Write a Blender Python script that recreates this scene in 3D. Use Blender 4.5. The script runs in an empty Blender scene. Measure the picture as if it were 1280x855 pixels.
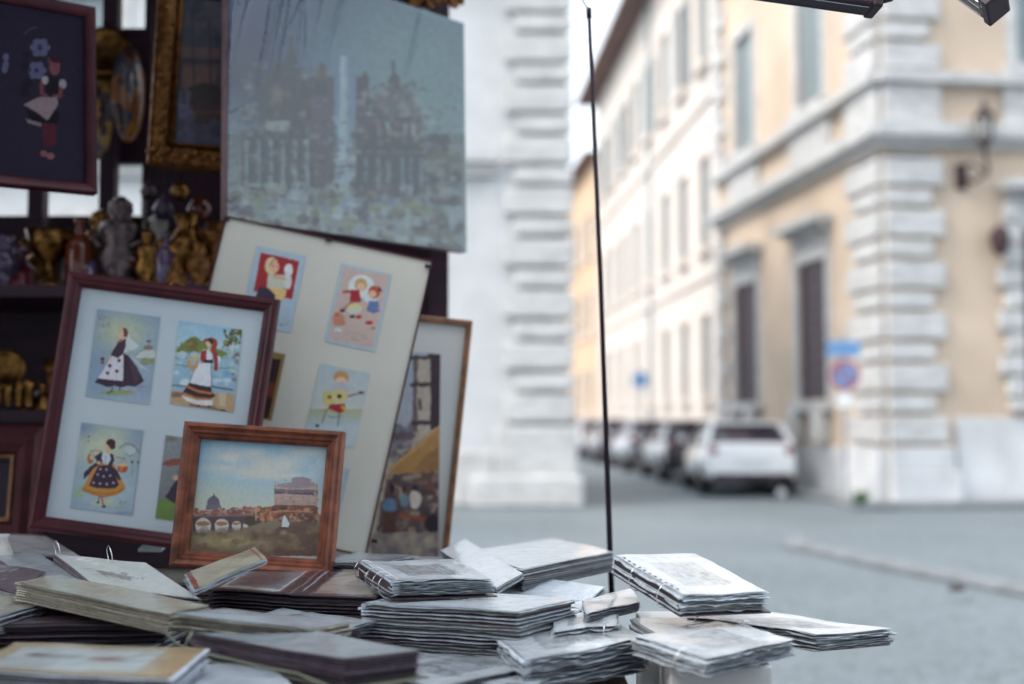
import bpy, bmesh, math, random
import numpy as np
from mathutils import Vector, Matrix
random.seed(7)
RNG = np.random.RandomState(5)
sc = bpy.context.scene
COL = sc.collection
V = Vector
# ------------------------------------------------------------------ camera
F = 1500.0; CAMZ = 1.45; PITCH = math.atan(92.5 / F)
cp, sp = math.cos(PITCH), math.sin(PITCH)
CAM = V((0, 0, CAMZ))
def ray(px, py):
    cx = (px - 640) / F; cv = (427.5 - py) / F
    return V((cx, cp - cv * sp, sp + cv * cp))
def P(px, py, y):
    """point seen at a photo position, at the given distance from the viewer"""
    r = ray(px, py); return CAM + r * (y / r.y)
def G(px, py, z):
    r = ray(px, py); return CAM + r * ((z - CAMZ) / r.z)
def project(X, Y, Z):
    Zr = Z - CAMZ
    d = Y * cp + Zr * sp; u = -Y * sp + Zr * cp
    return 640 + F * X / d, 427.5 - F * u / d
cd = bpy.data.cameras.new('camera'); cam = bpy.data.objects.new('camera', cd); COL.objects.link(cam)
cam.location = CAM; cam.rotation_euler = (math.pi / 2 + PITCH, 0, 0)
cd.sensor_width = 36; cd.lens = 36 * F / 1280; cd.clip_end = 2000; cd.clip_start = .05
cd.dof.use_dof = True; cd.dof.focus_distance = 2.42; cd.dof.aperture_fstop = 1.4; cd.dof.aperture_blades = 0
sc.camera = cam
# ------------------------------------------------------------------ materials
def lin(c):
    return tuple(((v / 255) / 12.92 if v / 255 <= .04045 else ((v / 255 + .055) / 1.055) ** 2.4) for v in c)
def newmat(name):
    m = bpy.data.materials.new(name); m.use_nodes = True
    return m, m.node_tree.nodes, m.node_tree.links, m.node_tree.nodes['Principled BSDF']
def mat(name, col, rough=.6, metal=0, var=.15, scale=8, bump=0, bscale=None, coat=0, stretch=(1, 1, 1), col2=None, spec=.5, detail=6, alpha=None, trans=0):
    m, N, L, b = newmat(name)
    tc = N.new('ShaderNodeTexCoord'); mp = N.new('ShaderNodeMapping'); mp.inputs['Scale'].default_value = stretch
    L.new(tc.outputs['Object'], mp.inputs['Vector'])
    nz = N.new('ShaderNodeTexNoise'); nz.inputs['Scale'].default_value = scale; nz.inputs['Detail'].default_value = detail
    L.new(mp.outputs[0], nz.inputs['Vector'])
    cr = N.new('ShaderNodeValToRGB')
    c2 = col2 or tuple(c * (1 - var) for c in col)
    c1 = tuple(min(1, c * (1 + var * .6)) for c in col)
    cr.color_ramp.elements[0].position = .32; cr.color_ramp.elements[1].position = .68
    cr.color_ramp.elements[0].color = (*c2, 1); cr.color_ramp.elements[1].color = (*c1, 1)
    L.new(nz.outputs['Fac'], cr.inputs[0]); L.new(cr.outputs[0], b.inputs['Base Color'])
    b.inputs['Roughness'].default_value = rough; b.inputs['Metallic'].default_value = metal
    b.inputs['Specular IOR Level'].default_value = spec
    b.inputs['Coat Weight'].default_value = coat; b.inputs['Coat Roughness'].default_value = .06
    b.inputs['Transmission Weight'].default_value = trans
    if alpha is not None: b.inputs['Alpha'].default_value = alpha
    if bump:
        n2 = N.new('ShaderNodeTexNoise'); n2.inputs['Scale'].default_value = bscale or scale * 3; n2.inputs['Detail'].default_value = 4
        L.new(mp.outputs[0], n2.inputs['Vector'])
        bp = N.new('ShaderNodeBump'); bp.inputs['Strength'].default_value = bump; bp.inputs['Distance'].default_value = .01
        L.new(n2.outputs['Fac'], bp.inputs['Height']); L.new(bp.outputs[0], b.inputs['Normal'])
    return m
def attrmat(name, rough=.5, coat=0, bump=0, bscale=40, coatr=.05, var=.12, vscale=60, spec=.5, wav=None):
    """colour comes from the printed picture / the colour of each leaf of paper"""
    m, N, L, b = newmat(name)
    at = N.new('ShaderNodeAttribute'); at.attribute_name = 'col'
    nz = N.new('ShaderNodeTexNoise'); nz.inputs['Scale'].default_value = vscale; nz.inputs['Detail'].default_value = 5
    tc = N.new('ShaderNodeTexCoord'); L.new(tc.outputs['Object'], nz.inputs['Vector'])
    mr = N.new('ShaderNodeMapRange'); mr.inputs['To Min'].default_value = 1 - var; mr.inputs['To Max'].default_value = 1 + var
    mr.inputs['From Min'].default_value = .3; mr.inputs['From Max'].default_value = .7
    L.new(nz.outputs['Fac'], mr.inputs['Value'])
    mx = N.new('ShaderNodeVectorMath'); mx.operation = 'SCALE'
    L.new(at.outputs['Color'], mx.inputs[0]); L.new(mr.outputs[0], mx.inputs['Scale'])
    L.new(mx.outputs[0], b.inputs['Base Color'])
    b.inputs['Roughness'].default_value = rough; b.inputs['Coat Weight'].default_value = coat
    b.inputs['Coat Roughness'].default_value = coatr; b.inputs['Specular IOR Level'].default_value = spec
    if bump:
        n2 = N.new('ShaderNodeTexNoise'); n2.inputs['Scale'].default_value = bscale; n2.inputs['Detail'].default_value = 3
        L.new(tc.outputs['Object'], n2.inputs['Vector'])
        bp = N.new('ShaderNodeBump'); bp.inputs['Strength'].default_value = bump; bp.inputs['Distance'].default_value = .01
        L.new(n2.outputs['Fac'], bp.inputs['Height'])
        if coat: L.new(bp.outputs[0], b.inputs['Coat Normal'])
        L.new(bp.outputs[0], b.inputs['Normal'])
    return m
M = {}
# ------------------------------------------------------------------ object helpers
def wloc(o):
    l = V((0, 0, 0))
    while o is not None: l += o.location; o = o.parent
    return l
def tag(o, label=None, cat=None, group=None, kind=None):
    if label: o['label'] = label
    if cat: o['category'] = cat
    if group: o['group'] = group
    if kind: o['kind'] = kind
    return o
def empty(name, loc, label=None, cat=None, group=None):
    o = bpy.data.objects.new(name, None); COL.objects.link(o); o.location = V(loc); o.empty_display_size = .05
    return tag(o, label, cat, group)
def copy_tree(o, parent=None):
    c = o.copy(); COL.objects.link(c); c.parent = parent
    for ch in list(o.children): copy_tree(ch, c)
    return c
class MB:
    def __init__(s): s.v = []; s.f = []; s.c = []
    def add(s, vs, fs, col=None):
        n = len(s.v); s.v += [tuple(v) for v in vs]; s.f += [tuple(i + n for i in f) for f in fs]
        if col is not None: s.c += [col] * len(vs)
    def hexa(s, p, col=None):  # 8 points: bottom 4 ccw, top 4 ccw
        s.add(p, [(3, 2, 1, 0), (4, 5, 6, 7), (0, 1, 5, 4), (1, 2, 6, 5), (2, 3, 7, 6), (3, 0, 4, 7)], col)
    def box(s, x0, x1, y0, y1, z0, z1, col=None):
        s.hexa([(x0, y0, z0), (x1, y0, z0), (x1, y1, z0), (x0, y1, z0), (x0, y0, z1), (x1, y0, z1), (x1, y1, z1), (x0, y1, z1)], col)
    def obox(s, o, a, b, c):  # origin + three edge vectors
        o, a, b, c = V(o), V(a), V(b), V(c)
        s.hexa([o, o + a, o + a + b, o + b, o + c, o + a + c, o + a + b + c, o + b + c])
    def tube(s, pts, r, seg=8, closed=False):
        pts = [V(p) for p in pts]; n = len(pts); rs = r if isinstance(r, (list, tuple)) else [r] * n
        ring = []; up = None
        for i, p in enumerate(pts):
            if closed: t = pts[(i + 1) % n] - pts[i - 1]
            else: t = pts[min(i + 1, n - 1)] - pts[max(i - 1, 0)]
            t.normalize()
            if up is None: up = t.orthogonal().normalized()
            up = (up - t * up.dot(t))
            up = up.normalized() if up.length > 1e-6 else t.orthogonal().normalized()
            w = t.cross(up)
            ring.append([p + (up * math.cos(2 * math.pi * k / seg) + w * math.sin(2 * math.pi * k / seg)) * rs[i] for k in range(seg)])
        vs = [v for rr in ring for v in rr]; fs = []
        for i in range(n if closed else n - 1):
            j = (i + 1) % n
            for k in range(seg):
                l = (k + 1) % seg; fs.append((i * seg + k, i * seg + l, j * seg + l, j * seg + k))
        if not closed: fs += [tuple(range(seg))[::-1], tuple((n - 1) * seg + k for k in range(seg))]
        s.add(vs, fs)
    def lathe(s, c, prof, seg=20, ax=V((0, 0, 1))):
        c = V(c); ax = V(ax).normalized(); u = ax.orthogonal().normalized(); w = ax.cross(u)
        vs = []; fs = []
        for r, h in prof:
            for k in range(seg):
                a = 2 * math.pi * k / seg; vs.append(c + ax * h + (u * math.cos(a) + w * math.sin(a)) * max(r, 1e-4))
        for i in range(len(prof) - 1):
            for k in range(seg):
                l = (k + 1) % seg; fs.append((i * seg + k, i * seg + l, (i + 1) * seg + l, (i + 1) * seg + k))
        fs += [tuple(range(seg))[::-1], tuple((len(prof) - 1) * seg + k for k in range(seg))]
        s.add(vs, fs)
    def build(s, name, m, parent=None, smooth=False, bevel=0, sub=0, base=None):
        me = bpy.data.meshes.new(name)
        org = wloc(parent) if parent is not None else (V(base) if base is not None else V((0, 0, 0)))
        me.from_pydata([(v[0] - org.x, v[1] - org.y, v[2] - org.z) for v in s.v], [], s.f)
        if s.c:
            a = me.color_attributes.new('col', 'FLOAT_COLOR', 'POINT')
            a.data.foreach_set('color', np.array([(*c, 1) for c in s.c], dtype=np.float32).ravel())
        me.update()
        bm = bmesh.new(); bm.from_mesh(me); bmesh.ops.recalc_face_normals(bm, faces=bm.faces); bm.to_mesh(me); bm.free()
        me.materials.append(m)
        if smooth: me.shade_smooth()
        o = bpy.data.objects.new(name, me); COL.objects.link(o)
        if parent is not None: o.parent = parent
        elif base is not None: o.location = org
        if bevel:
            b = o.modifiers.new('bevel', 'BEVEL'); b.width = bevel; b.segments = 2; b.limit_method = 'ANGLE'
        if sub:
            b = o.modifiers.new('sub', 'SUBSURF'); b.levels = sub; b.render_levels = sub
        return o
# ------------------------------------------------------------------ picture painting
def vnoise(h, w, cells, seed):
    r = np.random.RandomState(seed); cw = max(2, int(cells * w / max(h, w)) + 2); ch = max(2, int(cells * h / max(h, w)) + 2)
    g = r.rand(ch, cw); y = np.linspace(0, ch - 1.001, h); x = np.linspace(0, cw - 1.001, w)
    yi = y.astype(int); xi = x.astype(int); fy = (y - yi)[:, None]; fx = (x - xi)[None]
    fy = fy * fy * (3 - 2 * fy); fx = fx * fx * (3 - 2 * fx)
    a = g[yi][:, xi]; b = g[yi][:, xi + 1]; c = g[yi + 1][:, xi]; d = g[yi + 1][:, xi + 1]
    return (a * (1 - fx) + b * fx) * (1 - fy) + (c * (1 - fx) + d * fx) * fy
def fbm(h, w, cells, seed, octs=3):
    s = 0; a = 1; t = 0
    for i in range(octs): s = s + a * vnoise(h, w, cells * 2 ** i, seed + i * 17); t += a; a *= .5
    return s / t
class Canvas:
    """a flat picture, three world corners; drawn in the coordinates of my own sketch of it (ox,oy,scale)"""
    def __init__(s, w, h, p00, p10, p01, ox=0, oy=0, k=1, warp=0, seed=1):
        s.w, s.h = w, h; s.p = (V(p00), V(p10), V(p01))
        u, v = np.meshgrid(np.linspace(0, 1, w), np.linspace(0, 1, h)); s.u, s.v = u, v
        a, b, c = [np.array(q) for q in s.p]
        W = a + u[..., None] * (b - a) + v[..., None] * (c - a); s.W = W
        px, py = project(W[..., 0], W[..., 1], W[..., 2])
        s.X = (px - ox) * k; s.Y = (py - oy) * k; s.k = k; s.seed = seed
        if warp:
            s.X = s.X + (fbm(h, w, 24, seed) - .5) * warp * k; s.Y = s.Y + (fbm(h, w, 24, seed + 5) - .5) * warp * k
        s.img = np.ones((h, w, 3)) * .5
    def fill(s, c): s.img[:] = lin(c)
    def grad(s, y0, c0, y1, c1):
        t = np.clip((s.Y - y0) / (y1 - y0), 0, 1)[..., None]; m = ((s.Y >= y0 - 1) & (s.Y <= y1))[..., None]
        s.img = np.where(m, np.array(lin(c0)) * (1 - t) + np.array(lin(c1)) * t, s.img)
    def put(s, m, c, a=1):
        m = (np.clip(m, 0, 1) * a)[..., None]; s.img = s.img * (1 - m) + np.array(lin(c)) * m
    def poly(s, pts, c, a=1):
        ins = np.zeros(s.X.shape, bool); n = len(pts)
        for i in range(n):
            x0, y0 = pts[i]; x1, y1 = pts[i - 1]
            if y0 == y1: continue
            cond = (y0 > s.Y) != (y1 > s.Y)
            ins ^= cond & (s.X < (x1 - x0) * (s.Y - y0) / (y1 - y0) + x0)
        s.put(ins.astype(float), c, a)
    def ell(s, x, y, rx, ry, c, a=1, soft=.0):
        d = ((s.X - x) / rx) ** 2 + ((s.Y - y) / ry) ** 2
        if soft: s.put(np.exp(-d * 1.2 / soft) if soft > 1 else np.clip((1 - d) / soft, 0, 1), c, a)
        else: s.put((d < 1).astype(float), c, a)
    def line(s, pts, wd, c, a=1):
        D = np.full(s.X.shape, 1e9)
        for (x0, y0), (x1, y1) in zip(pts, pts[1:]):
            dx, dy = x1 - x0, y1 - y0; l2 = dx * dx + dy * dy + 1e-9
            t = np.clip(((s.X - x0) * dx + (s.Y - y0) * dy) / l2, 0, 1)
            D = np.minimum(D, np.hypot(s.X - x0 - t * dx, s.Y - y0 - t * dy))
        s.put(np.clip(1.2 - D / (wd * .5), 0, 1), c, a)
    def rect(s, x0, y0, x1, y1, c, a=1): s.poly([(x0, y0), (x1, y0), (x1, y1), (x0, y1)], c, a)
    def dabs(s, n, x0, y0, x1, y1, r, cols, a=.7, seed=0):
        rr = random.Random(seed)
        for _ in range(n):
            s.ell(rr.uniform(x0, x1), rr.uniform(y0, y1), r * rr.uniform(.5, 1.5), r * rr.uniform(.4, 1.2), rr.choice(cols), a)
    def mottle(s, amp=.12, cells=30):
        s.img *= (1 + (fbm(s.h, s.w, cells, s.seed + 50) - .5) * 2 * amp)[..., None]
    def dull(s, k):  # faded ink
        g = s.img.mean(axis=2, keepdims=True); s.img = g + (s.img - g) * k
    def build(s, name, m, parent=None, lift=0):
        w, h = s.w, s.h; a, b, c = s.p; n = (b - a).cross(c - a).normalized()
        if n.dot(CAM - a) < 0: n = -n
        W = s.W.reshape(-1, 3) + np.array(n) * lift; s.img = np.clip(s.img, 0, 1) ** 1.14
        org = wloc(parent) if parent is not None else V((0, 0, 0)); W = W - np.array(org)
        me = bpy.data.meshes.new(name)
        i = np.arange((h - 1) * (w - 1)); r = i // (w - 1); q = i % (w - 1); a0 = r * w + q
        fa = np.stack([a0, a0 + 1, a0 + w + 1, a0 + w], 1)
        if (b - a).cross(c - a).dot(n) < 0: fa = fa[:, ::-1]
        me.vertices.add(len(W)); me.vertices.foreach_set('co', W.astype(np.float32).ravel())
        me.loops.add(fa.size); me.loops.foreach_set('vertex_index', fa.astype(np.int32).ravel())
        me.polygons.add(len(fa)); me.polygons.foreach_set('loop_start', (np.arange(len(fa)) * 4).astype(np.int32))
        me.update(calc_edges=True); me.validate()
        at = me.color_attributes.new('col', 'FLOAT_COLOR', 'POINT')
        rgba = np.concatenate([np.clip(s.img, 0, 1).reshape(-1, 3), np.ones((w * h, 1))], 1).astype(np.float32)
        at.data.foreach_set('color', rgba.ravel()); me.materials.append(m)
        o = bpy.data.objects.new(name, me); COL.objects.link(o)
        if parent is not None: o.parent = parent
        return o
# ------------------------------------------------------------------ palette
M['plaster_yellow'] = mat('ochre_plaster', (.55, .44, .345), .9, var=.14, scale=.9, bump=.3, bscale=20)
M['plaster_pink'] = mat('pale_pink_plaster', (.60, .54, .495), .9, var=.08, scale=.5, bump=.2, bscale=15)
M['plaster_orange'] = mat('orange_plaster', (.60, .42, .28), .9, var=.15, scale=.6)
M['stone'] = mat('travertine', (.49, .49, .49), .75, var=.2, scale=3, bump=.5, bscale=18, stretch=(1, 1, 2.5))
M['stone_white'] = mat('whitewashed_stone', (.51, .52, .53), .8, var=.1, scale=2, bump=.4, bscale=14)
M['plinth'] = mat('weathered_plinth', (.56, .57, .59), .85, var=.2, scale=1.4, bump=.3)
M['roof'] = mat('eave_wood', (.16, .10, .09), .8, var=.3, scale=2)
M['shutter'] = mat('grey_green_shutter', (.30, .355, .375), .7, var=.1, scale=4)
M['dark_window'] = mat('dark_window_glass', (.03, .009, .018), .25, var=.3, scale=2)
M['iron'] = mat('wrought_iron', (.085, .04, .06), .55, metal=.3, var=.3, scale=20)
M['lamp_iron'] = mat('rusty_lamp_iron', (.045, .022, .028), .6, metal=.2, var=.3, scale=20)
M['lamp_glass'] = mat('lamp_glass', (.6, .62, .6), .15, trans=.6, var=.05)
M['asphalt_kerb'] = mat('kerb_stone', (.19, .205, .22), .8, var=.2, scale=5, bump=.3)
M['wood_dark'] = mat('mahogany_moulding', (.062, .010, .017), .45, var=.45, scale=10, stretch=(1, 1, 1), bump=.15, bscale=60, coat=.05, spec=.3)
M['wood_brown'] = mat('brown_moulding', (.19, .055, .028), .42, var=.55, scale=26, stretch=(1, 1, 1), bump=.2, bscale=80, coat=.05, spec=.3)
M['wood_gold'] = mat('gilt_brown_moulding', (.24, .105, .045), .45, var=.5, scale=25, bump=.2, coat=.2)
M['wood_stall'] = mat('dark_stall_board', (.036, .009, .025), .55, var=.4, scale=6, stretch=(1, 1, 6))
M['wood_table'] = mat('worn_table_board', (.22, .16, .13), .6, var=.35, scale=7, stretch=(6, 1, 1), bump=.2)
M['black_metal'] = mat('black_metal', (.022, .007, .017), .5, metal=.0, var=.3, scale=30)
M['pole_black'] = mat('pole_paint', (.012, .006, .014), .6, var=.3, scale=30, spec=.2)
M['mat_white'] = mat('white_mount_board', (.52, .60, .66), .6, var=.05, scale=5, coat=.5, bump=.05, bscale=12)
M['mat_cream'] = mat('cream_mount_board', (.60, .585, .52), .6, var=.06, scale=3, coat=.5, bump=.05, bscale=10)
M['mat_grey'] = mat('grey_white_mount_board', (.56, .57, .565), .6, var=.06, scale=3, coat=.4)
M['felt'] = mat('black_backing_cloth', (.022, .018, .032), .8, var=.2, scale=40)
M['brass'] = mat('brass', (.26, .13, .04), .34, metal=1, var=.8, scale=30, bump=.2, bscale=60)
M['gilt'] = mat('gilded_carving', (.27, .12, .04), .32, metal=.85, var=.6, scale=55, bump=.6, bscale=110)
M['pewter'] = mat('pewter', (.15, .12, .125), .35, metal=.9, var=.4, scale=40, bump=.4, bscale=70)
M['amber'] = mat('amber_glass', (.15, .03, .015), .2, var=.3, scale=25, coat=.6)
M['white_china'] = mat('white_china', (.6, .58, .55), .25, var=.25, scale=40, coat=.5)
M['red_lacquer'] = mat('red_lacquer', (.2, .02, .04), .3, var=.5, scale=60, coat=.5)
M['violet_glass'] = mat('violet_glass', (.12, .08, .16), .2, var=.5, scale=40, coat=.5)
M['chrome'] = mat('chromed_wire', (.75, .75, .78), .2, metal=1, var=.1, scale=60)
M['cover_green'] = mat('olive_cover', (.17, .18, .13), .45, var=.2, scale=10, coat=.2)
M['cover_black'] = mat('black_cover', (.03, .018, .028), .4, var=.3, scale=20, coat=.3)
M['carton'] = mat('grey_white_carton', (.50, .50, .50), .8, var=.08, scale=7)
M['ink'] = mat('printing_ink', (.12, .11, .13), .8, var=.2, scale=7)
M['hole'] = mat('dark_punch_hole', (.05, .04, .06), .8)
M['print'] = attrmat('printed_card', .55, coat=.35, bump=.02, bscale=60, var=.05)
M['oil'] = attrmat('oil_paint', .5, coat=.25, bump=.07, bscale=200, var=.03, vscale=150, coatr=.12)
M['poster'] = attrmat('poster_ink', .6, var=.06, vscale=80)
M['embroidery'] = attrmat('embroidery', .8, bump=.3, bscale=500, var=.15, vscale=300, spec=.2)
M['pages'] = attrmat('sleeved_pages', .42, coat=.0, bump=.12, bscale=45, var=.25, vscale=70, spec=.3)
M['topsheet'] = attrmat('top_sleeve', .42, coat=.95, bump=.35, bscale=22, var=.05, vscale=30, coatr=.09)
M['sleeve_top'] = attrmat('plain_sleeve', .3, coat=.9, bump=.35, bscale=30, var=.08, vscale=20, coatr=.12)
def film_mat():
    m, N, L, b = newmat('clear_film'); out = N['Material Output']; N.remove(b)
    tr = N.new('ShaderNodeBsdfTransparent'); tr.inputs[0].default_value = (.93, .95, .96, 1)
    gl = N.new('ShaderNodeBsdfGlossy'); gl.inputs['Roughness'].default_value = .12; gl.inputs[0].default_value = (.9, .95, 1, 1)
    di = N.new('ShaderNodeBsdfDiffuse'); di.inputs[0].default_value = (.75, .8, .82, 1)
    fr = N.new('ShaderNodeFresnel'); fr.inputs[0].default_value = 1.55
    mr = N.new('ShaderNodeMapRange'); mr.inputs['To Min'].default_value = .02; mr.inputs['To Max'].default_value = .7
    L.new(fr.outputs[0], mr.inputs['Value'])
    tc = N.new('ShaderNodeTexCoord'); nz = N.new('ShaderNodeTexNoise'); nz.inputs['Scale'].default_value = 14; nz.inputs['Detail'].default_value = 3
    mp = N.new('ShaderNodeMapping'); mp.inputs['Scale'].default_value = (3, 3, .6); L.new(tc.outputs['Object'], mp.inputs[0]); L.new(mp.outputs[0], nz.inputs['Vector'])
    bp = N.new('ShaderNodeBump'); bp.inputs['Strength'].default_value = .12; bp.inputs['Distance'].default_value = .01
    L.new(nz.outputs['Fac'], bp.inputs['Height']); L.new(bp.outputs[0], gl.inputs['Normal'])
    m0 = N.new('ShaderNodeMixShader'); m0.inputs[0].default_value = .05; L.new(tr.outputs[0], m0.inputs[1]); L.new(di.outputs[0], m0.inputs[2])
    m1 = N.new('ShaderNodeMixShader'); L.new(mr.outputs[0], m1.inputs[0]); L.new(m0.outputs[0], m1.inputs[1]); L.new(gl.outputs[0], m1.inputs[2])
    L.new(m1.outputs[0], out.inputs[0]); return m
M['film'] = film_mat()
def ground_mat():
    m, N, L, b = newmat('basalt_setts')
    tc = N.new('ShaderNodeTexCoord'); vo = N.new('ShaderNodeTexVoronoi'); vo.inputs['Scale'].default_value = 9; vo.feature = 'DISTANCE_TO_EDGE'
    L.new(tc.outputs['Object'], vo.inputs['Vector'])
    n1 = N.new('ShaderNodeTexNoise'); n1.inputs['Scale'].default_value = .35; n1.inputs['Detail'].default_value = 5; L.new(tc.outputs['Object'], n1.inputs['Vector'])
    n2 = N.new('ShaderNodeTexNoise'); n2.inputs['Scale'].default_value = 6; n2.inputs['Detail'].default_value = 6; L.new(tc.outputs['Object'], n2.inputs['Vector'])
    cr = N.new('ShaderNodeValToRGB'); cr.color_ramp.elements[0].position = .3; cr.color_ramp.elements[1].position = .72
    cr.color_ramp.elements[0].color = (.105, .13, .145, 1); cr.color_ramp.elements[1].color = (.20, .235, .26, 1)
    ad = N.new('ShaderNodeMath'); ad.operation = 'MULTIPLY_ADD'; ad.inputs[1].default_value = .45
    L.new(n2.outputs['Fac'], ad.inputs[0]); sb = N.new('ShaderNodeMath'); sb.operation = 'MULTIPLY'; sb.inputs[1].default_value = .55
    L.new(n1.outputs['Fac'], sb.inputs[0]); L.new(sb.outputs[0], ad.inputs[2]); L.new(ad.outputs[0], cr.inputs[0])
    c2 = N.new('ShaderNodeValToRGB'); c2.color_ramp.elements[0].color = (.6, .6, .6, 1); c2.color_ramp.elements[1].color = (1, 1, 1, 1); c2.color_ramp.elements[1].position = .09
    L.new(vo.outputs['Distance'], c2.inputs[0])
    mx = N.new('ShaderNodeMix'); mx.data_type = 'RGBA'; mx.blend_type = 'MULTIPLY'; mx.inputs[0].default_value = 1
    L.new(cr.outputs[0], mx.inputs[6]); L.new(c2.outputs[0], mx.inputs[7]); L.new(mx.outputs[2], b.inputs['Base Color'])
    b.inputs['Roughness'].default_value = .62
    bp = N.new('ShaderNodeBump'); bp.inputs['Strength'].default_value = .5; bp.inputs['Distance'].default_value = .02
    L.new(c2.outputs[0], bp.inputs['Height']); L.new(bp.outputs[0], b.inputs['Normal']); return m
M['ground'] = ground_mat()
# ------------------------------------------------------------------ light
SUN_EL, SUN_AZ = 48, 246      # azimuth of the sun, degrees clockwise from +Y (behind the camera, to its left)
w = bpy.data.worlds.new('World'); sc.world = w; w.use_nodes = True
N, L = w.node_tree.nodes, w.node_tree.links
sky = N.new('ShaderNodeTexSky'); sky.sky_type = 'NISHITA'; sky.sun_disc = False
sky.sun_elevation = math.radians(SUN_EL); sky.sun_rotation = math.radians(SUN_AZ); sky.dust_density = 6; sky.air_density = 1.0; sky.ozone_density = 1.0
hs = N.new('ShaderNodeHueSaturation'); hs.inputs['Saturation'].default_value = .5
L.new(sky.outputs[0], hs.inputs['Color']); cm = N.new('ShaderNodeMix'); cm.data_type = 'RGBA'; cm.inputs[0].default_value = .6; cm.inputs[7].default_value = (5.8, 6.45, 7.0, 1)   # thin bright cloud over the blue
L.new(hs.outputs[0], cm.inputs[6]); L.new(cm.outputs[2], N['Background'].inputs['Color']); N['Background'].inputs['Strength'].default_value = .15
sd = bpy.data.lights.new('sun', 'SUN'); sd.energy = .8; sd.angle = math.radians(14); sd.color = (1, .90, .78)
so = bpy.data.objects.new('sun', sd); COL.objects.link(so)
az, el = math.radians(SUN_AZ), math.radians(SUN_EL)
dirv = V((math.sin(az) * math.cos(el), math.cos(az) * math.cos(el), math.sin(el)))
so.rotation_euler = dirv.to_track_quat('Z', 'Y').to_euler(); so.location = (0, 0, 30)
sc.view_settings.view_transform = 'Standard'; sc.view_settings.look = 'None'; sc.view_settings.gamma = 1; sc.view_settings.exposure = 1.32
# ------------------------------------------------------------------ ground
g = MB(); g.add([(-400, -200, 0), (400, -200, 0), (400, 900, 0), (-400, 900, 0)], [(0, 1, 2, 3)])
tag(g.build('ground', M['ground']), kind='structure')
# raised traffic island at the right, with its pale kerb
def slab(outline, z0, z1, inset=0):
    m = MB(); n = len(outline); vs = [(x, y, z0) for x, y in outline] + [(x, y, z1) for x, y in outline]
    m.add(vs, [tuple(range(n))[::-1], tuple(n + i for i in range(n))] + [(i, (i + 1) % n, n + (i + 1) % n, n + i) for i in range(n)]); return m
tip = []
for a in np.linspace(-125, 55, 12):
    tip.append((3.75 + .55 * math.cos(math.radians(a + 180)), 13.3 + .5 * math.sin(math.radians(a + 180))))
outl = [(3.34, 12.75), (3.2, 13.1), (3.25, 13.5), (3.5, 13.8), (9, 14.6), (14, 14.9), (14, 4.2), (6.6, 7.3), (4.3, 9.7), (3.62, 11.6)]
def grow(o, d):
    cx = sum(p[0] for p in o) / len(o); cy = sum(p[1] for p in o) / len(o)
    return [(x + d * (1 if x > cx else -1) * .9, y + d * (1 if y > cy else -1) * .4) for x, y in o]
tag(slab(grow(outl, .22), .004, .085).build('kerb', M['asphalt_kerb'], bevel=.02), kind='structure')
tag(slab(outl, .01, .089).build('traffic_island', M['ground']), kind='structure')
# ------------------------------------------------------------------ facades
class Face:
    def __init__(s, o, u):
        s.o = V((o[0], o[1], 0)); s.u = V((u[0], u[1], 0)).normalized(); s.n = V((s.u.y, -s.u.x, 0))
        if s.n.dot(-s.o) < 0: s.n = -s.n
    def pt(s, a, d, z): q = s.o + s.u * a + s.n * d; return (q.x, q.y, z)
    def box(s, m, a0, a1, z0, z1, d0, d1):
        m.hexa([s.pt(a0, d0, z0), s.pt(a1, d0, z0), s.pt(a1, d1, z0), s.pt(a0, d1, z0), s.pt(a0, d0, z1), s.pt(a1, d0, z1), s.pt(a1, d1, z1), s.pt(a0, d1, z1)])
    def wall(s, m, a0, a1, z0, z1, holes, t=.4):
        xs = sorted({a0, a1} | {h[0] for h in holes} | {h[1] for h in holes}); xs = [x for x in xs if a0 <= x <= a1]
        for x0, x1 in zip(xs, xs[1:]):
            hh = sorted([h for h in holes if h[0] < (x0 + x1) / 2 < h[1]], key=lambda h: h[2]); z = z0
            for h in hh:
                if h[2] > z: s.box(m, x0, x1, z, h[2], -t, 0)
                z = h[3]
            if z1 > z: s.box(m, x0, x1, z, z1, -t, 0)
def quoins(fc, m, a_out, z0, z1, big=.5, small=.34, w1=1.05, w2=.85, d=.13, sgn=1):
    z = z0; k = 0
    while z < z1 - .1:
        h = big if k % 2 == 0 else small; ww = w1 if k % 2 == 0 else w2
        h = min(h, z1 - z)
        a0, a1 = sorted((a_out, a_out + sgn * ww)); fc.box(m, a0, a1, z + .035, z + h - .035, 0.002, d)
        z += h; k += 1
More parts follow.
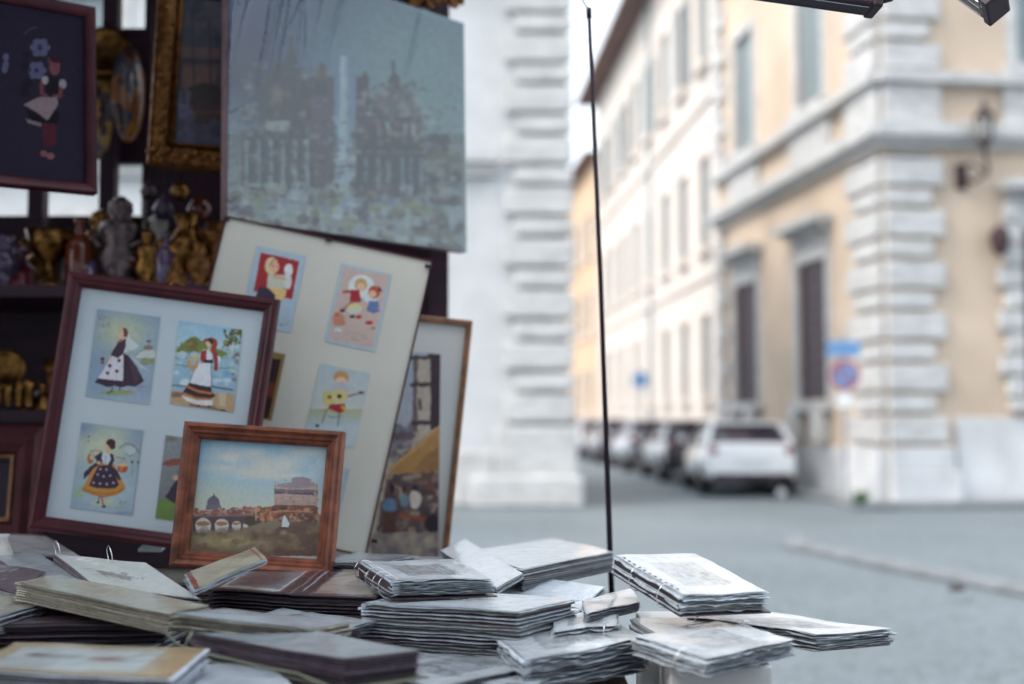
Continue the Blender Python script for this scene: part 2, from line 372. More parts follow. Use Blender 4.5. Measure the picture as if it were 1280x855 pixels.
def window(fc, root, a, z0, z1, w, kind, stone=None, ledge=True):
    st = stone or M['stone']; fr = MB(); b = .2 if kind != 'plain' else .09
    fc.box(fr, a - w / 2 - b, a - w / 2, z0 - .02, z1 + b, -.1, .03); fc.box(fr, a + w / 2, a + w / 2 + b, z0 - .02, z1 + b, -.1, .07)
    fc.box(fr, a - w / 2, a + w / 2, z1, z1 + b, -.1, .07)
    wn = fr.build('window', st, root)
    p = MB(); fc.box(p, a - w / 2 - .02, a + w / 2 + .02, z0 - .02, z1 + .02, *((-.06, -.03) if kind == 'grille' else (-.14, -.1)))
    if kind == 'grille':
        p.build('pane', M['dark_window'], wn); g = MB()
        for i in range(7):
            x = a - w / 2 + w * (i + .5) / 7; fc.box(g, x - .02, x + .02, z0, z1, -.028, -.012)
        n = int((z1 - z0) / .24)
        for i in range(1, n): z = z0 + (z1 - z0) * i / n; fc.box(g, a - w / 2, a + w / 2, z - .014, z + .014, -.01, .006)
        g.build('grille', M['iron'], wn)
    else:
        p.build('pane', M['dark_window'] if kind == 'open' else M['shutter'], wn); g = MB()
        if kind == 'open':
            for sg in (-1, 1):
                x = a + sg * (w / 2 + b * .5); x0, x1 = sorted((x, x + sg * w * .45)); fc.box(g, x0, x1, z0, z1, .075, .11)
            fc.box(g, a - .03, a + .03, z0, z1, -.09, -.05)
        else:
            for sg in (-1, 1):
                x0, x1 = sorted((a + sg * .015, a + sg * w / 2)); n = int((z1 - z0) / .09)
                for i in range(n):
                    z = z0 + (z1 - z0) * i / n; fc.box(g, x0, x1, z, z + .055, -.09, -.045)
        g.build('shutter', M['shutter'], wn)
    s = MB(); fc.box(s, a - w / 2 - b - .08, a + w / 2 + b + .08, z0 - .2, z0 - .025, -.05, .2); s.build('sill', st, wn)
    if ledge:
        s = MB(); fc.box(s, a - w / 2 - b - .2, a + w / 2 + b + .2, z1 + .62, z1 + .76, .0, .42)
        fc.box(s, a - w / 2 - b - .1, a + w / 2 + b + .1, z1 + .5, z1 + .617, .0, .22)
        fc.box(s, a - w / 2 - b, a + w / 2 + b, z1 + b + .004, z1 + .497, -.08, .05)
        s.build('lintel', st, wn)
    return wn
# --- corner building with ochre plaster
A0 = (6.05, 19.4); LF = Face(A0, (-.13, 1)); RF = Face(A0, (1, .13))
bA = empty('corner_building', (*A0, 0), 'ochre plastered corner building with white stone quoins, barred windows and a wall lantern', 'building', 'buildings around the junction')
wallm = MB(); H = 15
wl = [(2.4, 3.75, 1.75, 4.35), (6.2, 7.6, 1.75, 4.35)]; up = [(2.45, 3.6, 7.3, 9.9), (6.3, 7.45, 7.3, 9.9)]; up2 = [(2.45, 3.6, 11.5, 13.6), (6.3, 7.45, 11.5, 13.6)]
LF.wall(wallm, .4, 8.9, 0, H, wl + up + up2)
wr = [(2.36, 3.56, 1.75, 4.9), (6.4, 7.6, 1.75, 4.9)]; upr = [(2.4, 3.6, 7.3, 9.9), (6.3, 7.5, 7.3, 9.9)]
RF.wall(wallm, 0, 14, 0, H, wr + upr)
wallm.build('wall', M['plaster_yellow'], bA)
back = MB(); back.hexa([LF.pt(.5, -.5, .0), LF.pt(8.8, -.5, 0), (14, 34, 0), RF.pt(13.5, -.5, 0), LF.pt(.5, -.5, H - .1), LF.pt(8.8, -.5, H - .1), (14, 34, H - .1), RF.pt(13.5, -.5, H - .1)])
back.build('wall_core', M['dark_window'], bA)
for (zz0, zz1) in ((.98, 5.8), (7.1, H - .5)):
    q = MB(); quoins(LF, q, .0, zz0, zz1, w1=1.25, w2=1.0); quoins(RF, q, .0, zz0, zz1, w1=1.0, w2=.8); q.build('quoins', M['stone'], bA, bevel=.03)
    q = MB(); quoins(LF, q, 8.9, max(zz0 - .38, .6) if zz0 < 1 else zz0, zz1, w1=.7, w2=.5, sgn=-1); q.build('quoins', M['stone'], bA, bevel=.03)
q = MB(); LF.box(q, 0, 1.25, 6.25, 6.9, .003, .11); RF.box(q, 0, 1.0, 6.25, 6.9, .003, .11); q.build('corner_block', M['stone'], bA, bevel=.03)
pl = MB()
RF.box(pl, .0, 1.15, 0, .55, .0, .22); LF.box(pl, .0, 1.4, 0, .55, .0, .22); RF.box(pl, .0, 1.08, .553, .95, .0, .17); LF.box(pl, .0, 1.3, .553, .95, .0, .17)
RF.box(pl, 1.153, 14, 0, 1.42, .0, .05); LF.box(pl, 1.403, 8.9, 0, .9, .0, .05)
pl.build('plinth', M['plinth'], bA, bevel=.03)
for z0, z1, o0, d1 in ((5.85, 5.98, .12, .16), (5.983, 6.22, .2, .3), (6.9, 7.08, .1, .24), (H - .5, H, .3, .6)):
    cn = MB()
    for fc, e in ((LF, 8.9), (RF, 14)): fc.box(cn, -o0, e, z0, z1, .0, d1)
    cn.build('cornice', M['stone'], bA, bevel=.02)
for fc, a in ((LF, 2.0), (LF, 5.9), (RF, 2.1), (RF, 6.0)):
    pn = MB(); fc.box(pn, a, a + 1.95, 6.24, 6.88, .003, .1); pn.build('window_apron', M['stone'], bA)
for h in wl: window(LF, bA, (h[0] + h[1]) / 2, h[2], h[3], h[1] - h[0], 'grille')
for h in up + up2: window(LF, bA, (h[0] + h[1]) / 2, h[2], h[3], h[1] - h[0], 'shut', ledge=False)
for h in upr: window(RF, bA, (h[0] + h[1]) / 2, h[2], h[3], h[1] - h[0], 'shut', ledge=False)
for h in wr:
    wn = window(RF, bA, (h[0] + h[1]) / 2, h[2], h[3] - .35, h[1] - h[0], 'grille')
    for sg in (-1, 1):
        sm = MB()
        for k in range(9):
            z = h[2] + k * .36; wd = .42 if k % 2 else .3
            x = (h[0] + h[1]) / 2 + sg * ((h[1] - h[0]) / 2 + .02); x0, x1 = sorted((x, x + sg * wd)); RF.box(sm, x0, x1, z + .02, z + .33, .003, .16)
        sm.build('surround', M['stone'], wn, bevel=.02)
# stone benches/brackets under the barred windows
for c in (3.07, 6.9):
    for sg in (-1, 1):
        bk = MB(); LF.box(bk, c + sg * .6 - .16, c + sg * .6 + .16, .95, 1.54, .004, .3)
        bk.build('sill_bracket', M['stone'], bA, bevel=.08)
# --- pale pink building down the street
p0 = (5.15, 29.8); PF = Face(p0, (-.06, 1))
bP = empty('street_building', (*p0, 0), 'long pale pink building with brown eaves and grey shutters down the side street', 'building', 'buildings around the junction')
holes = []; specs = []
for i in range(8):
    a = 1.3 + i * 2.75
    specs.append((a, 1.95, 4.05, .75, 'plain')); specs.append((a, 5.85, 8.2, .95, 'plain')); specs.append((a, 10.7, 13.2, 1.0, 'open' if i % 2 == 1 else 'plain'))
    for s_ in specs[-3:]: holes.append((s_[0] - s_[3] / 2, s_[0] + s_[3] / 2, s_[1], s_[2]))
wm = MB(); PF.wall(wm, 0, 23, 0, 15.3, holes); wm.build('wall', M['plaster_pink'], bP)
for a, z0, z1, w_, k in specs: window(PF, bP, a, z0, z1, w_, k, stone=M['plaster_pink'], ledge=False)
m = MB(); PF.box(m, 0, 23, 9.6, 9.8, .0, .1); PF.box(m, 0, 23, 5.0, 5.18, .0, .08); m.build('string_course', M['plaster_pink'], bP)
m = MB(); PF.box(m, -.3, 23.4, 15.3, 15.5, -.5, .9); m.build('eaves', M['roof'], bP)
m = MB(); m.hexa([PF.pt(-.3, -9, 15.5), PF.pt(23.4, -9, 15.5), PF.pt(23.4, .9, 15.5), PF.pt(-.3, .9, 15.5), PF.pt(2, -8, 18), PF.pt(21, -8, 18), PF.pt(21, -5, 18), PF.pt(2, -5, 18)]); m.build('roof', M['roof'], bP)
m = MB(); PF.box(m, .2, 22.8, 0, 15.2, -8, -.6); m.build('wall_core', M['plaster_pink'], bP)
m = MB(); PF.box(m, 9.2, 9.32, 0, 15.2, .03, .14); m.build('drainpipe', M['shutter'], bP)
# --- building continuing behind it
f3 = Face((3.75, 53), (-.09, 1)); bC = empty('cream_building', (3.75, 53, 0), 'lower cream building just beyond the pale pink one', 'building', 'buildings around the junction')
m = MB(); hs3 = [(a - .45, a + .45, z, z + 1.9) for a in (1.5, 4, 6.5, 9) for z in (1.6, 5.2, 8.8)]
f3.wall(m, 0, 11, 0, 13, hs3); f3.box(m, 0, .4, 0, 13, -5, -.403); m.build('wall', M['plaster_orange'], bC)
for h in hs3: window(f3, bC, (h[0] + h[1]) / 2, h[2], h[3], .9, 'plain', stone=M['plaster_pink'], ledge=False)
m = MB(); f3.box(m, -.4, 11, 13, 13.2, -5, .6); m.build('eaves', M['roof'], bC)
# --- ochre building closing the street
f4 = Face((-3, 66), (1, 0)); bD = empty('end_building', (-3, 66, 0), 'ochre building closing the far end of the side street', 'building', 'buildings around the junction')
hs4 = [(a - .5, a + .5, z, z + 2) for a in (3.4, 5.6, 7.8, 10, 12.2) for z in (1.8, 5.4, 8.8)]
m = MB(); f4.wall(m, 0, 14, 0, 13.2, hs4); m.build('wall', M['plaster_orange'], bD)
for h in hs4: window(f4, bD, (h[0] + h[1]) / 2, h[2], h[3], 1, 'plain', stone=M['plaster_pink'], ledge=False)
m = MB(); f4.box(m, -.3, 14.3, 13.2, 13.7, -5, .5); f4.box(m, 0, 14, 4.5, 4.8, 0, .15); f4.box(m, 0, 14, 8.0, 8.25, 0, .12); m.build('cornice', M['shutter'], bD)
# --- white stone building at the left of the street
WF = Face((.93, 19.4), (-1, 0)); bB = empty('white_stone_building', (.93, 19.4, 0), 'white stone building with heavy banded quoins at the left corner of the street', 'building', 'buildings around the junction')
hB = [(3.2, 4.5, 2.0, 4.6), (3.2, 4.5, 6.4, 8.4), (7.4, 8.7, 2, 4.6), (7.4, 8.7, 6.4, 8.4)]
m = MB(); WF.wall(m, .02, 16, 0, 9.6, hB); m.build('wall', M['stone_white'], bB)
m = MB(); m.box(-14.9, .9, 19.85, 26, 0, 9.5); m.build('wall_core', M['stone_white'], bB)
m = MB(); quoins(WF, m, -.06, 1.32, 9.6, w1=1.12, w2=.95, d=.16); m.build('quoins', M['stone'], bB, bevel=.035)
m = MB(); WF.box(m, -.12, 1.2, 0, 1.28, 0, .2); WF.box(m, -.2, 1.6, 0, .5, .203, .32); WF.box(m, 1.203, 16, 0, .9, 0, .12); m.build('plinth', M['stone'], bB, bevel=.05)
m = MB(); WF.box(m, 1.2, 16, 5.35, 5.55, 0, .14); WF.box(m, 1.2, 16, 5.553, 5.68, 0, .25); m.build('cornice', M['stone'], bB)
m = MB(); WF.box(m, -.3, 16, 9.6, 9.9, -.4, .5); m.build('eaves', M['stone'], bB)
for h in hB: window(WF, bB, (h[0] + h[1]) / 2, h[2], h[3], 1.3, 'shut', ledge=False)
# --- building on the near side of the junction, which the glass and film reflect
NF = Face((-16, -9), (1, 0)); NF.n = V((0, 1, 0)); bN = empty('facing_building', (-16, -9, 0), 'plain tall building facing the stall from across the junction, seen only as reflections', 'building', 'buildings around the junction')
hN = [(a, a + 1.2, z, z + 2.2) for a in (2, 6, 10, 14, 18, 22, 26) for z in (1.5, 5.5, 9.5)]
m = MB(); NF.wall(m, 0, 30, 0, 12.5, hN); m.build('wall', M['stone_white'], bN)
m = MB(); m.box(-16, 14, -15, -9.41, 0, 12.4); m.build('wall_core', M['dark_window'], bN)
m = MB(); NF.box(m, -.3, 30.3, 12.5, 12.9, -.5, .7); m.build('eaves', M['roof'], bN)
for h in hN: window(NF, bN, (h[0] + h[1]) / 2, h[2], h[3], 1.2, 'shut', ledge=False)
# raised footway along the ochre building
m = MB(); RF.box(m, -.9, 14, .004, .1, .05, .7); LF.box(m, -.7, 8.9, .004, .098, .05, .6); tag(m.build('pavement', M['asphalt_kerb'], bevel=.02), kind='structure')
# ------------------------------------------------------------------ street things
lb = V(RF.pt(1.35, 0, 5.35)); hw = V(RF.pt(1.52, .5, 5.8))
ln = empty('wall_lantern', lb, 'dark iron lantern on a curved bracket on the ochre wall', 'lantern')
n_, u_ = RF.n, RF.u
m = MB(); m.obox(lb - u_ * .09 + V((0, 0, -.18)), u_ * .18, n_ * .06, V((0, 0, .42))); m.build('wall_plate', M['lamp_iron'], ln, bevel=.01)
m = MB(); m.tube([lb + n_ * .05, lb + n_ * .25 + u_ * .1 - V((0, 0, .1)), lb + n_ * .42 + u_ * .25 + V((0, 0, .02)), hw + V((0, 0, -.12)), hw], [.04, .035, .03, .03, .035])
m.tube([lb + n_ * .05 + V((0, 0, .2)), lb + n_ * .2 + u_ * .1 + V((0, 0, .22)), lb + n_ * .35 + u_ * .22 + V((0, 0, .04))], .022); m.build('bracket', M['lamp_iron'], ln, smooth=True)
m = MB(); m.lathe(hw, [(.05, 0), (.12, .06), (.13, .1), (.1, .12)], 8); m.build('lantern_base', M['lamp_iron'], ln)
m = MB(); m.lathe(hw, [(.1, .121), (.15, .43)], 8); m.build('glass', M['lamp_glass'], ln)
m = MB(); m.lathe(hw, [(.17, .433), (.19, .46), (.12, .54), (.07, .57), (.07, .63), (.025, .67), (.035, .7), (.01, .77)], 8)
for k in range(6):
    a = k * math.pi / 3; m.tube([hw + V((.115 * math.cos(a), .115 * math.sin(a), .12)), hw + V((.155 * math.cos(a), .155 * math.sin(a), .44))], .01, 5)
m.build('cap', M['lamp_iron'], ln)
lb2 = V(RF.pt(1.85, .05, 4.35)); m = MB(); m.lathe(lb2 + n_ * .25, [(.04, -.3), (.12, -.22), (.15, 0), (.13, .12), (.05, .2)], 12); m.obox(lb2 - u_ * .05, u_ * .1, n_ * .25, V((0, 0, .07)))
tag(m.build('wall_floodlight', M['lamp_iron'], None, base=lb2), 'small dark lamp fixed beside the far right window', 'lamp')
# no parking sign
blue = mat('sign_blue', (.12, .26, .48), .4, var=.1); red = mat('sign_red', (.33, .06, .08), .4, var=.1); white = mat('sign_white', (.7, .72, .75), .4, var=.05); grey = mat('galvanised_pole', (.35, .37, .4), .4, metal=.5)
sx, sy = P(1055, 467, 18.6).x, 18.6; sg = empty('no_parking_sign', (sx, sy, .0), 'round blue and red no parking sign on a grey pole under a blue plate', 'road sign')
m = MB(); m.tube([(sx, sy, 0), (sx, sy, 2.75)], .03); m.build('pole', grey, sg)
m = MB(); m.lathe((sx, sy - .035, 2.08), [(.0, -.0), (.235, 0), (.235, .012)], 28, (0, -1, 0)); m.build('disc', red, sg)
m = MB(); m.lathe((sx, sy - .05, 2.08), [(.175, 0), (.175, .006)], 28, (0, -1, 0)); m.build('disc_face', blue, sg)
m = MB(); m.obox((sx - .13, sy - .06, 2.19), (.035, 0, -.02 + .0), (0, -.006, 0), (.0, 0, .03)); m.hexa([(sx - .14, sy - .058, 2.18), (sx - .1, sy - .058, 2.22), (sx - .1, sy - .064, 2.22), (sx - .14, sy - .064, 2.18), (sx + .1, sy - .058, 1.94), (sx + .14, sy - .058, 1.98), (sx + .14, sy - .064, 1.98), (sx + .1, sy - .064, 1.94)]); m.build('bar', red, sg)
m = MB(); m.box(sx - .27, sx + .25, sy - .05, sy - .034, 2.37, 2.61); m.build('plate', blue, sg)
m = MB(); m.box(sx - .12, sx + .1, sy - .052, sy - .036, 1.58, 1.8); m.build('lower_plate', white, sg)
sx2, sy2 = P(800, 475, 40).x, 40; sg = empty('blue_road_sign', (sx2, sy2, 0), 'small blue road sign on a pole far down the side street', 'road sign')
m = MB(); m.tube([(sx2, sy2, 0), (sx2, sy2, 2.9)], .035); m.build('pole', grey, sg)
m = MB(); m.lathe((sx2, sy2 - .04, 2.65), [(.0, 0), (.28, 0), (.28, .015)], 24, (0, -1, 0)); m.build('disc', blue, sg)
# weed, litter
gm = mat('weed_leaf', (.06, .17, .05), .6, var=.4, scale=20); m = MB(); wb = P(1075, 628, 18.7); wb.z = .05; rr = random.Random(3)
for i in range(70):
    a = rr.uniform(0, 6.28); l = rr.uniform(.1, .3); b0 = wb + V((rr.uniform(-.08, .08), rr.uniform(-.05, .05), 0)); t = b0 + V((math.cos(a) * l * .5, math.sin(a) * l * .5, l)); s_ = V((-math.sin(a), math.cos(a), 0)) * .03
    m.add([b0, (b0 + t) / 2 + s_, t, (b0 + t) / 2 - s_], [(0, 1, 2, 3)])
tag(m.build('weed', gm, None, base=wb), 'small green weed growing at the foot of the stone corner', 'plant')
m = MB(); lb_ = G(977, 621, 0); m.lathe(lb_, [(.06, 0), (.09, .04), (.09, .1), (.04, .14), (.02, .16)], 9); tag(m.build('litter_bag', white, None, base=lb_, smooth=True), 'small white tied bag on the ground beside the white car', 'bag')
m = MB(); lb_ = G(1196, 738, .09); m.lathe(lb_, [(.06, 0), (.07, .02), (.03, .035)], 9); tag(m.build('drain_cap', M['lamp_iron'], None, base=lb_), 'small dark cap set in the traffic island', 'cap')
# ------------------------------------------------------------------ cars
tyre = mat('tyre_rubber', (.02, .017, .02), .8); rimm = mat('wheel_alloy', (.4, .4, .42), .3, metal=.9); cglass = mat('car_glass', (.03, .02, .035), .08, coat=.5); tl = mat('tail_light_red', (.22, .015, .02), .2, coat=.6); trim = mat('black_trim', (.02, .012, .018), .6)
def car(name, label, paint, L_=3.9, W_=1.74, H_=1.37):
    r = empty(name, (0, 0, 0), label, 'car', 'cars parked along the side street'); w = W_ / 2
    def loft(secs, mname, mt, parent, sub=2):
        m = MB(); n = len(secs[0]); vs = [p for s_ in secs for p in s_]; fs = []
        for i in range(len(secs) - 1):
            for k in range(n): fs.append((i * n + k, i * n + (k + 1) % n, (i + 1) * n + (k + 1) % n, (i + 1) * n + k))
        fs += [tuple(range(n))[::-1], tuple((len(secs) - 1) * n + k for k in range(n))]
        m.add(vs, fs); return m.build(mname, mt, parent, smooth=True, sub=sub)
    def ring(y, zl, zb, hw, tb=.95): return [(-hw * .9, y, zl), (-hw, y, zl + .12), (-hw * 1.0, y, (zl + zb) / 2), (-hw * tb, y, zb - .04), (-hw * tb * .8, y, zb), (hw * tb * .8, y, zb), (hw * tb, y, zb - .04), (hw, y, (zl + zb) / 2), (hw, y, zl + .12), (hw * .9, y, zl)]
    body = loft([ring(0, .38, .9, w * .88), ring(.04, .3, .97, w * .95), ring(.2, .24, .98, w), ring(L_ * .3, .22, .97, w), ring(L_ * .65, .22, .95, w), ring(L_ * .78, .22, .9, w * .99), ring(L_ - .3, .24, .78, w * .93), ring(L_ - .05, .3, .66, w * .85), ring(L_, .36, .6, w * .7)], 'body', paint, r)
    zb = .93; y0, y1 = .1, L_ * .72
    def gring(z, x, a, b): return [(-x, a + .05, z), (-x, (a + b) / 2, z), (-x, b - .1, z), (-x * .8, b, z), (x * .8, b, z), (x, b - .1, z), (x, (a + b) / 2, z), (x, a + .05, z), (x * .8, a, z), (-x * .8, a, z)]
    loft([gring(zb - .05, w * .93, y0, y1), gring(zb + .02, w * .92, y0 + .02, y1 - .06), gring(H_ - .12, w * .75, .5, L_ * .5), gring(H_ - .06, w * .72, .56, L_ * .47)], 'glasshouse', cglass, r, 1)
    rf = loft([gring(H_ - .085, w * .77, .4, L_ * .5), gring(H_ - .05, w * .76, .41, L_ * .49), gring(H_, w * .62, .6, L_ * .44)], 'roof', paint, r, 1)
    m = MB()
    for sg in (-1, 1):
        for (a, b, rr_) in (((w * .9, y0 + .06, zb), (w * .74, .5, H_ - .08), .05), ((w * .9, L_ * .36, zb), (w * .75, L_ * .32, H_ - .08), .03), ((w * .88, y1 - .1, zb - .02), (w * .73, L_ * .49, H_ - .08), .03)):
            m = MB(); m.tube([(sg * a[0], a[1], a[2]), (sg * b[0], b[1], b[2])], rr_, 6); m.build('pillar', paint, r)
    for sg in (-1, 1):
        for y in (.68, L_ - .78):
            m = MB(); m.lathe((sg * (w - .2), y, .31), [(.3, 0), (.31, .03), (.31, .17), (.29, .205)], 24, (sg, 0, 0)); wl_ = m.build('wheel', tyre, r, smooth=True)
            m = MB(); m.lathe((sg * (w - .02), y, .31), [(.19, -.02), (.19, .012), (.05, .03)], 12, (sg, 0, 0)); m.build('rim', rimm, wl_)
        m = MB(); m.lathe((sg * w * .8, .05, .83), [(.03, -.05), (.085, -.03), (.09, .02), (.07, .04), (.02, .05)], 14, (sg * .45, -1, 0)); m.build('tail_light', tl, r, smooth=True)
        m = MB(); m.lathe((sg * (w + .07), L_ * .66, .98), [(.02, -.08), (.07, -.04), (.08, .03), (.03, .07)], 10, (0, 1, 0)); m.build('wing_mirror', paint, r, smooth=True)
    m = MB(); m.box(-w * .8, w * .8, -.045, .12, .26, .42); m.build('rear_bumper', trim, r, bevel=.03)
    m = MB(); m.box(-.26, .26, -.035, .01, .62, .73); m.build('licence_plate', white, r)
    m = MB(); m.tube([(0, .06, 1.0), (w * .45, .05, 1.03)], .012, 5); m.build('rear_wiper', trim, r)
    return r
def paint(n, c, metal=.0): return mat(n, c, .25, metal=metal, var=.04, coat=.8)
cars = [('white hatchback parked nearest, rear towards the stall', paint('white_car_paint', (.78, .8, .83)), 4.3, 21.6, 0, 3.4, 1.70),
        ('black hatchback parked just beyond the white hatchback', paint('black_car_paint', (.03, .025, .035)), 4.13, 26.0, .05, 3.9, 1.7),
        ('silver car third in the parked row, beyond the black hatchback', paint('silver_car_paint', (.26, .27, .31), .3), 3.8, 31.0, .06, 4.0, 1.7),
        ('dark grey car fourth in the parked row', paint('grey_car_paint', (.10, .09, .11), .3), 3.45, 36.2, .07, 4.0, 1.7),
        ('pale silver car fifth in the parked row', paint('pale_car_paint', (.6, .62, .65), .3), 3.1, 41.3, .08, 4.0, 1.7),
        ('dark wine red car farthest along the parked row', paint('wine_car_paint', (.12, .02, .035)), 2.65, 46.5, .09, 4.0, 1.7)]
for lb_, pt_, x, y, rz, l_, w_ in cars:
    c = car('parked_car', lb_, pt_, l_, w_); c.location = (x, y, 0.004); c.rotation_euler = (0, 0, rz)
# ================================================================== THE STALL
def side(px, y): return P(px, 500, y).x
st = empty('souvenir_stall', (-1.3, 3.6, 0), 'dark wooden stall with a back board, shelves and an unseen roof for shade, filled with souvenirs', 'market stall')
m = MB(); BY = 4.05
m.box(-2.6, side(548, BY), BY, BY + .04, 0, 2.13); m.box(side(172, BY), side(548, BY), BY, BY + .04, 2.133, 3.1); m.box(side(118, BY), side(172, BY), BY, BY + .04, 2.31, 2.78)
m.build('back_board', M['wood_stall'], st)
m = MB(); m.box(-2.7, side(484, 3), 2.75, 4.3, 3.1, 3.14); m.build('roof', M['wood_stall'], st)  # unseen roof, placed to keep the stall interior dark
m = MB(); m.box(-2.64, -2.6, 2.7, 4.1, 0, 3.1); m.build('shade_side_board', M['wood_stall'], st)  # unseen board, put in to block light at the left
m = MB(); m.hexa([(-3.0, .35, 2.6), (-1.35, .35, 2.6), (-1.1, 2.74, 3.0), (-3.0, 2.74, 3.0), (-3.0, .35, 2.63), (-1.35, .35, 2.63), (-1.1, 2.74, 3.03), (-3.0, 2.74, 3.03)]); m.build('shade_canopy', mat('mauve_shade_canvas', (.16, .09, .16), .9), st)  # unseen canvas, added to shade the pictures and tint that shade mauve
m = MB(); xx = side(536, 3.95); m.box(xx, xx + .062, 3.93, 3.99, 0, 3.098); m.build('post', M['wood_stall'], st)
SZ = 1.45 + (520 - 360) / 1500 * 3.6
m = MB(); m.box(-2.59, side(300, 3.7), 3.5, 4.04, SZ - .035, SZ); m.build('shelf', M['wood_stall'], st)
SZ2 = 1.45 + (520 - 513) / 1500 * 3.6
m = MB(); m.box(-2.59, side(300, 3.7), 3.5, 4.04, SZ2 - .035, SZ2); m.build('shelf', M['wood_stall'], st)
m = MB(); x0 = side(118, 3.95); m.box(x0, x0 + .05, 3.95, 4.0, SZ, 3.09); x0 = side(36, 3.95); m.box(x0, x0 + .05, 3.9, 3.95, SZ, 3.09); m.build('upright', M['wood_stall'], st)
# table
tb = empty('market_table', (-.7, 2.4, 0), 'long wooden table under the heaps of print binders', 'table')
m = MB(); m.box(-1.9, .21, 1.3, 3.35, .93, .97); m.build('tabletop', M['wood_table'], tb, bevel=.004)
for x in (-1.8, .12):
    for y in (1.4, 3.25): m = MB(); m.box(x - .03, x + .03, y - .03, y + .03, 0, .929); m.build('leg', M['wood_table'], tb)
# ---- framed things
class Panel:
    def __init__(s, TL, TR, BL, ytl, ytr, ybl):
        a, b, c = P(*TL, ytl), P(*TR, ytr), P(*BL, ybl)
        s.o = a; s.x = (b - a).normalized(); s.W = (b - a).length
        d = c - a; d = d - s.x * d.dot(s.x); s.y = d.normalized(); s.H = d.length
        s.n = s.x.cross(s.y).normalized()
        if s.n.dot(CAM - a) < 0: s.n = -s.n
    def pt(s, a, b, d=0): return s.o + s.x * a + s.y * b + s.n * d
    def hit(s, px, py, d=0):
        r = ray(px, py); o = s.o + s.n * d; return CAM + r * ((o - CAM).dot(s.n) / r.dot(s.n))
    def ring(s, prof):
        m = MB(); vs = []; fs = []
        for a, d in prof: vs += [s.pt(a, a, d), s.pt(s.W - a, a, d), s.pt(s.W - a, s.H - a, d), s.pt(a, s.H - a, d)]
        for i in range(len(prof) - 1):
            for k in range(4): fs.append((i * 4 + k, i * 4 + (k + 1) % 4, (i + 1) * 4 + (k + 1) % 4, (i + 1) * 4 + k))
        m.add(vs, fs); return m
    def sheet(s, a0, b0, a1, b1, d0, d1):
        m = MB(); m.hexa([s.pt(a0, b0, d0), s.pt(a1, b0, d0), s.pt(a1, b1, d0), s.pt(a0, b1, d0), s.pt(a0, b0, d1), s.pt(a1, b0, d1), s.pt(a1, b1, d1), s.pt(a0, b1, d1)]); return m
def base(p): q = p.pt(p.W / 2, p.H, 0); return (q.x, q.y, q.z)
# --- F1 : four costume cards in dark red-brown frame
p = Panel((88, 340), (350, 375), (46, 662), 2.90, 2.90, 2.895)
f1 = empty('framed_cards', base(p), 'red-brown wooden frame holding four costume cards on a white mount', 'picture frame', 'pictures on show')
mw = .034
p.ring([(0, -.012), (0, .012), (.004, .018), (.012, .02), (.018, .016), (.024, .015), (.03, .009), (mw, .006), (mw, -.002)]).build('frame', M['wood_dark'], f1)
p.sheet(mw - .006, mw - .006, p.W - mw + .006, p.H - mw + .006, -.01, -.001).build('mount', M['mat_white'], f1)
p.sheet(.01, .01, p.W - .01, p.H - .01, -.014, -.0105).build('backing', M['wood_stall'], f1)
O1 = (100, 380); K1 = 1280 / 220
def c1(TL, TR, BL, w, h, o, k, seed, d=.0006, pp=None, warp=.6):
    pp = pp or p; return Canvas(w, h, pp.hit(*TL, d), pp.hit(*TR, d), pp.hit(*BL, d), o[0], o[1], k, warp, seed)
dk = (62, 36, 62)
c = c1((121.5, 386), (200, 396.5), (107, 495.5), 130, 170, O1, K1, 3)
c.grad(0, (140, 165, 190), 720, (165, 185, 200)); c.ell(300, 210, 150, 110, (205, 208, 165), .8, 2); c.ell(480, 620, 90, 60, (150, 160, 185), .5, 2); c.ell(130, 500, 90, 200, (130, 152, 180), .5, 2)
c.ell(270, 645, 150, 26, (150, 165, 90), .8, .7); c.ell(350, 635, 60, 9, (185, 130, 80), .6, .7); c.ell(440, 600, 60, 16, (150, 150, 175), .6, .7)
c.poly([(400, 390), (430, 345), (470, 330), (520, 330), (560, 360), (555, 395)], (205, 210, 205), .9); c.line([(405, 375), (440, 342), (470, 335)], 9, (120, 150, 110)); c.ell(497, 318, 36, 18, (150, 130, 120)); c.line([(500, 300), (500, 250)], 6, (90, 80, 100)); c.ell(500, 272, 20, 7, (90, 85, 110))
c.rect(440, 392, 550, 440, (150, 160, 100), .7); c.dabs(25, 440, 395, 550, 440, 10, [(120, 140, 90), (170, 140, 110), (140, 160, 110)], .5, 2)
c.poly([(345, 185), (370, 250), (430, 300), (400, 330), (350, 345), (320, 352), (335, 260)], (215, 222, 225), .75); c.line([(345, 180), (372, 245), (430, 298)], 5, (150, 165, 185))
c.poly([(340, 360), (400, 400), (450, 445), (500, 485), (440, 470), (390, 420)], (210, 215, 215), .6); c.line([(380, 400), (440, 465), (485, 485)], 4, (150, 150, 130))
c.poly([(315, 358), (352, 372), (410, 450), (466, 560), (430, 585), (400, 602), (350, 595), (300, 608), (250, 595), (200, 606), (150, 585), (106, 570), (140, 530), (230, 548), (312, 560)], dk)
c.poly([(352, 372), (410, 450), (440, 520), (400, 590), (370, 480)], (95, 65, 85), .6)
c.poly([(228, 385), (315, 368), (313, 560), (230, 552), (132, 540), (190, 445)], (215, 215, 225)); c.line([(232, 400), (200, 545)], 4, (170, 172, 190)); c.line([(270, 400), (262, 550)], 4, (180, 182, 198))
for q in ((285, 412), (217, 450), (268, 488), (200, 502)): c.ell(*q, 14, 13, (120, 15, 35)); c.ell(*q, 6, 5, (60, 10, 30))
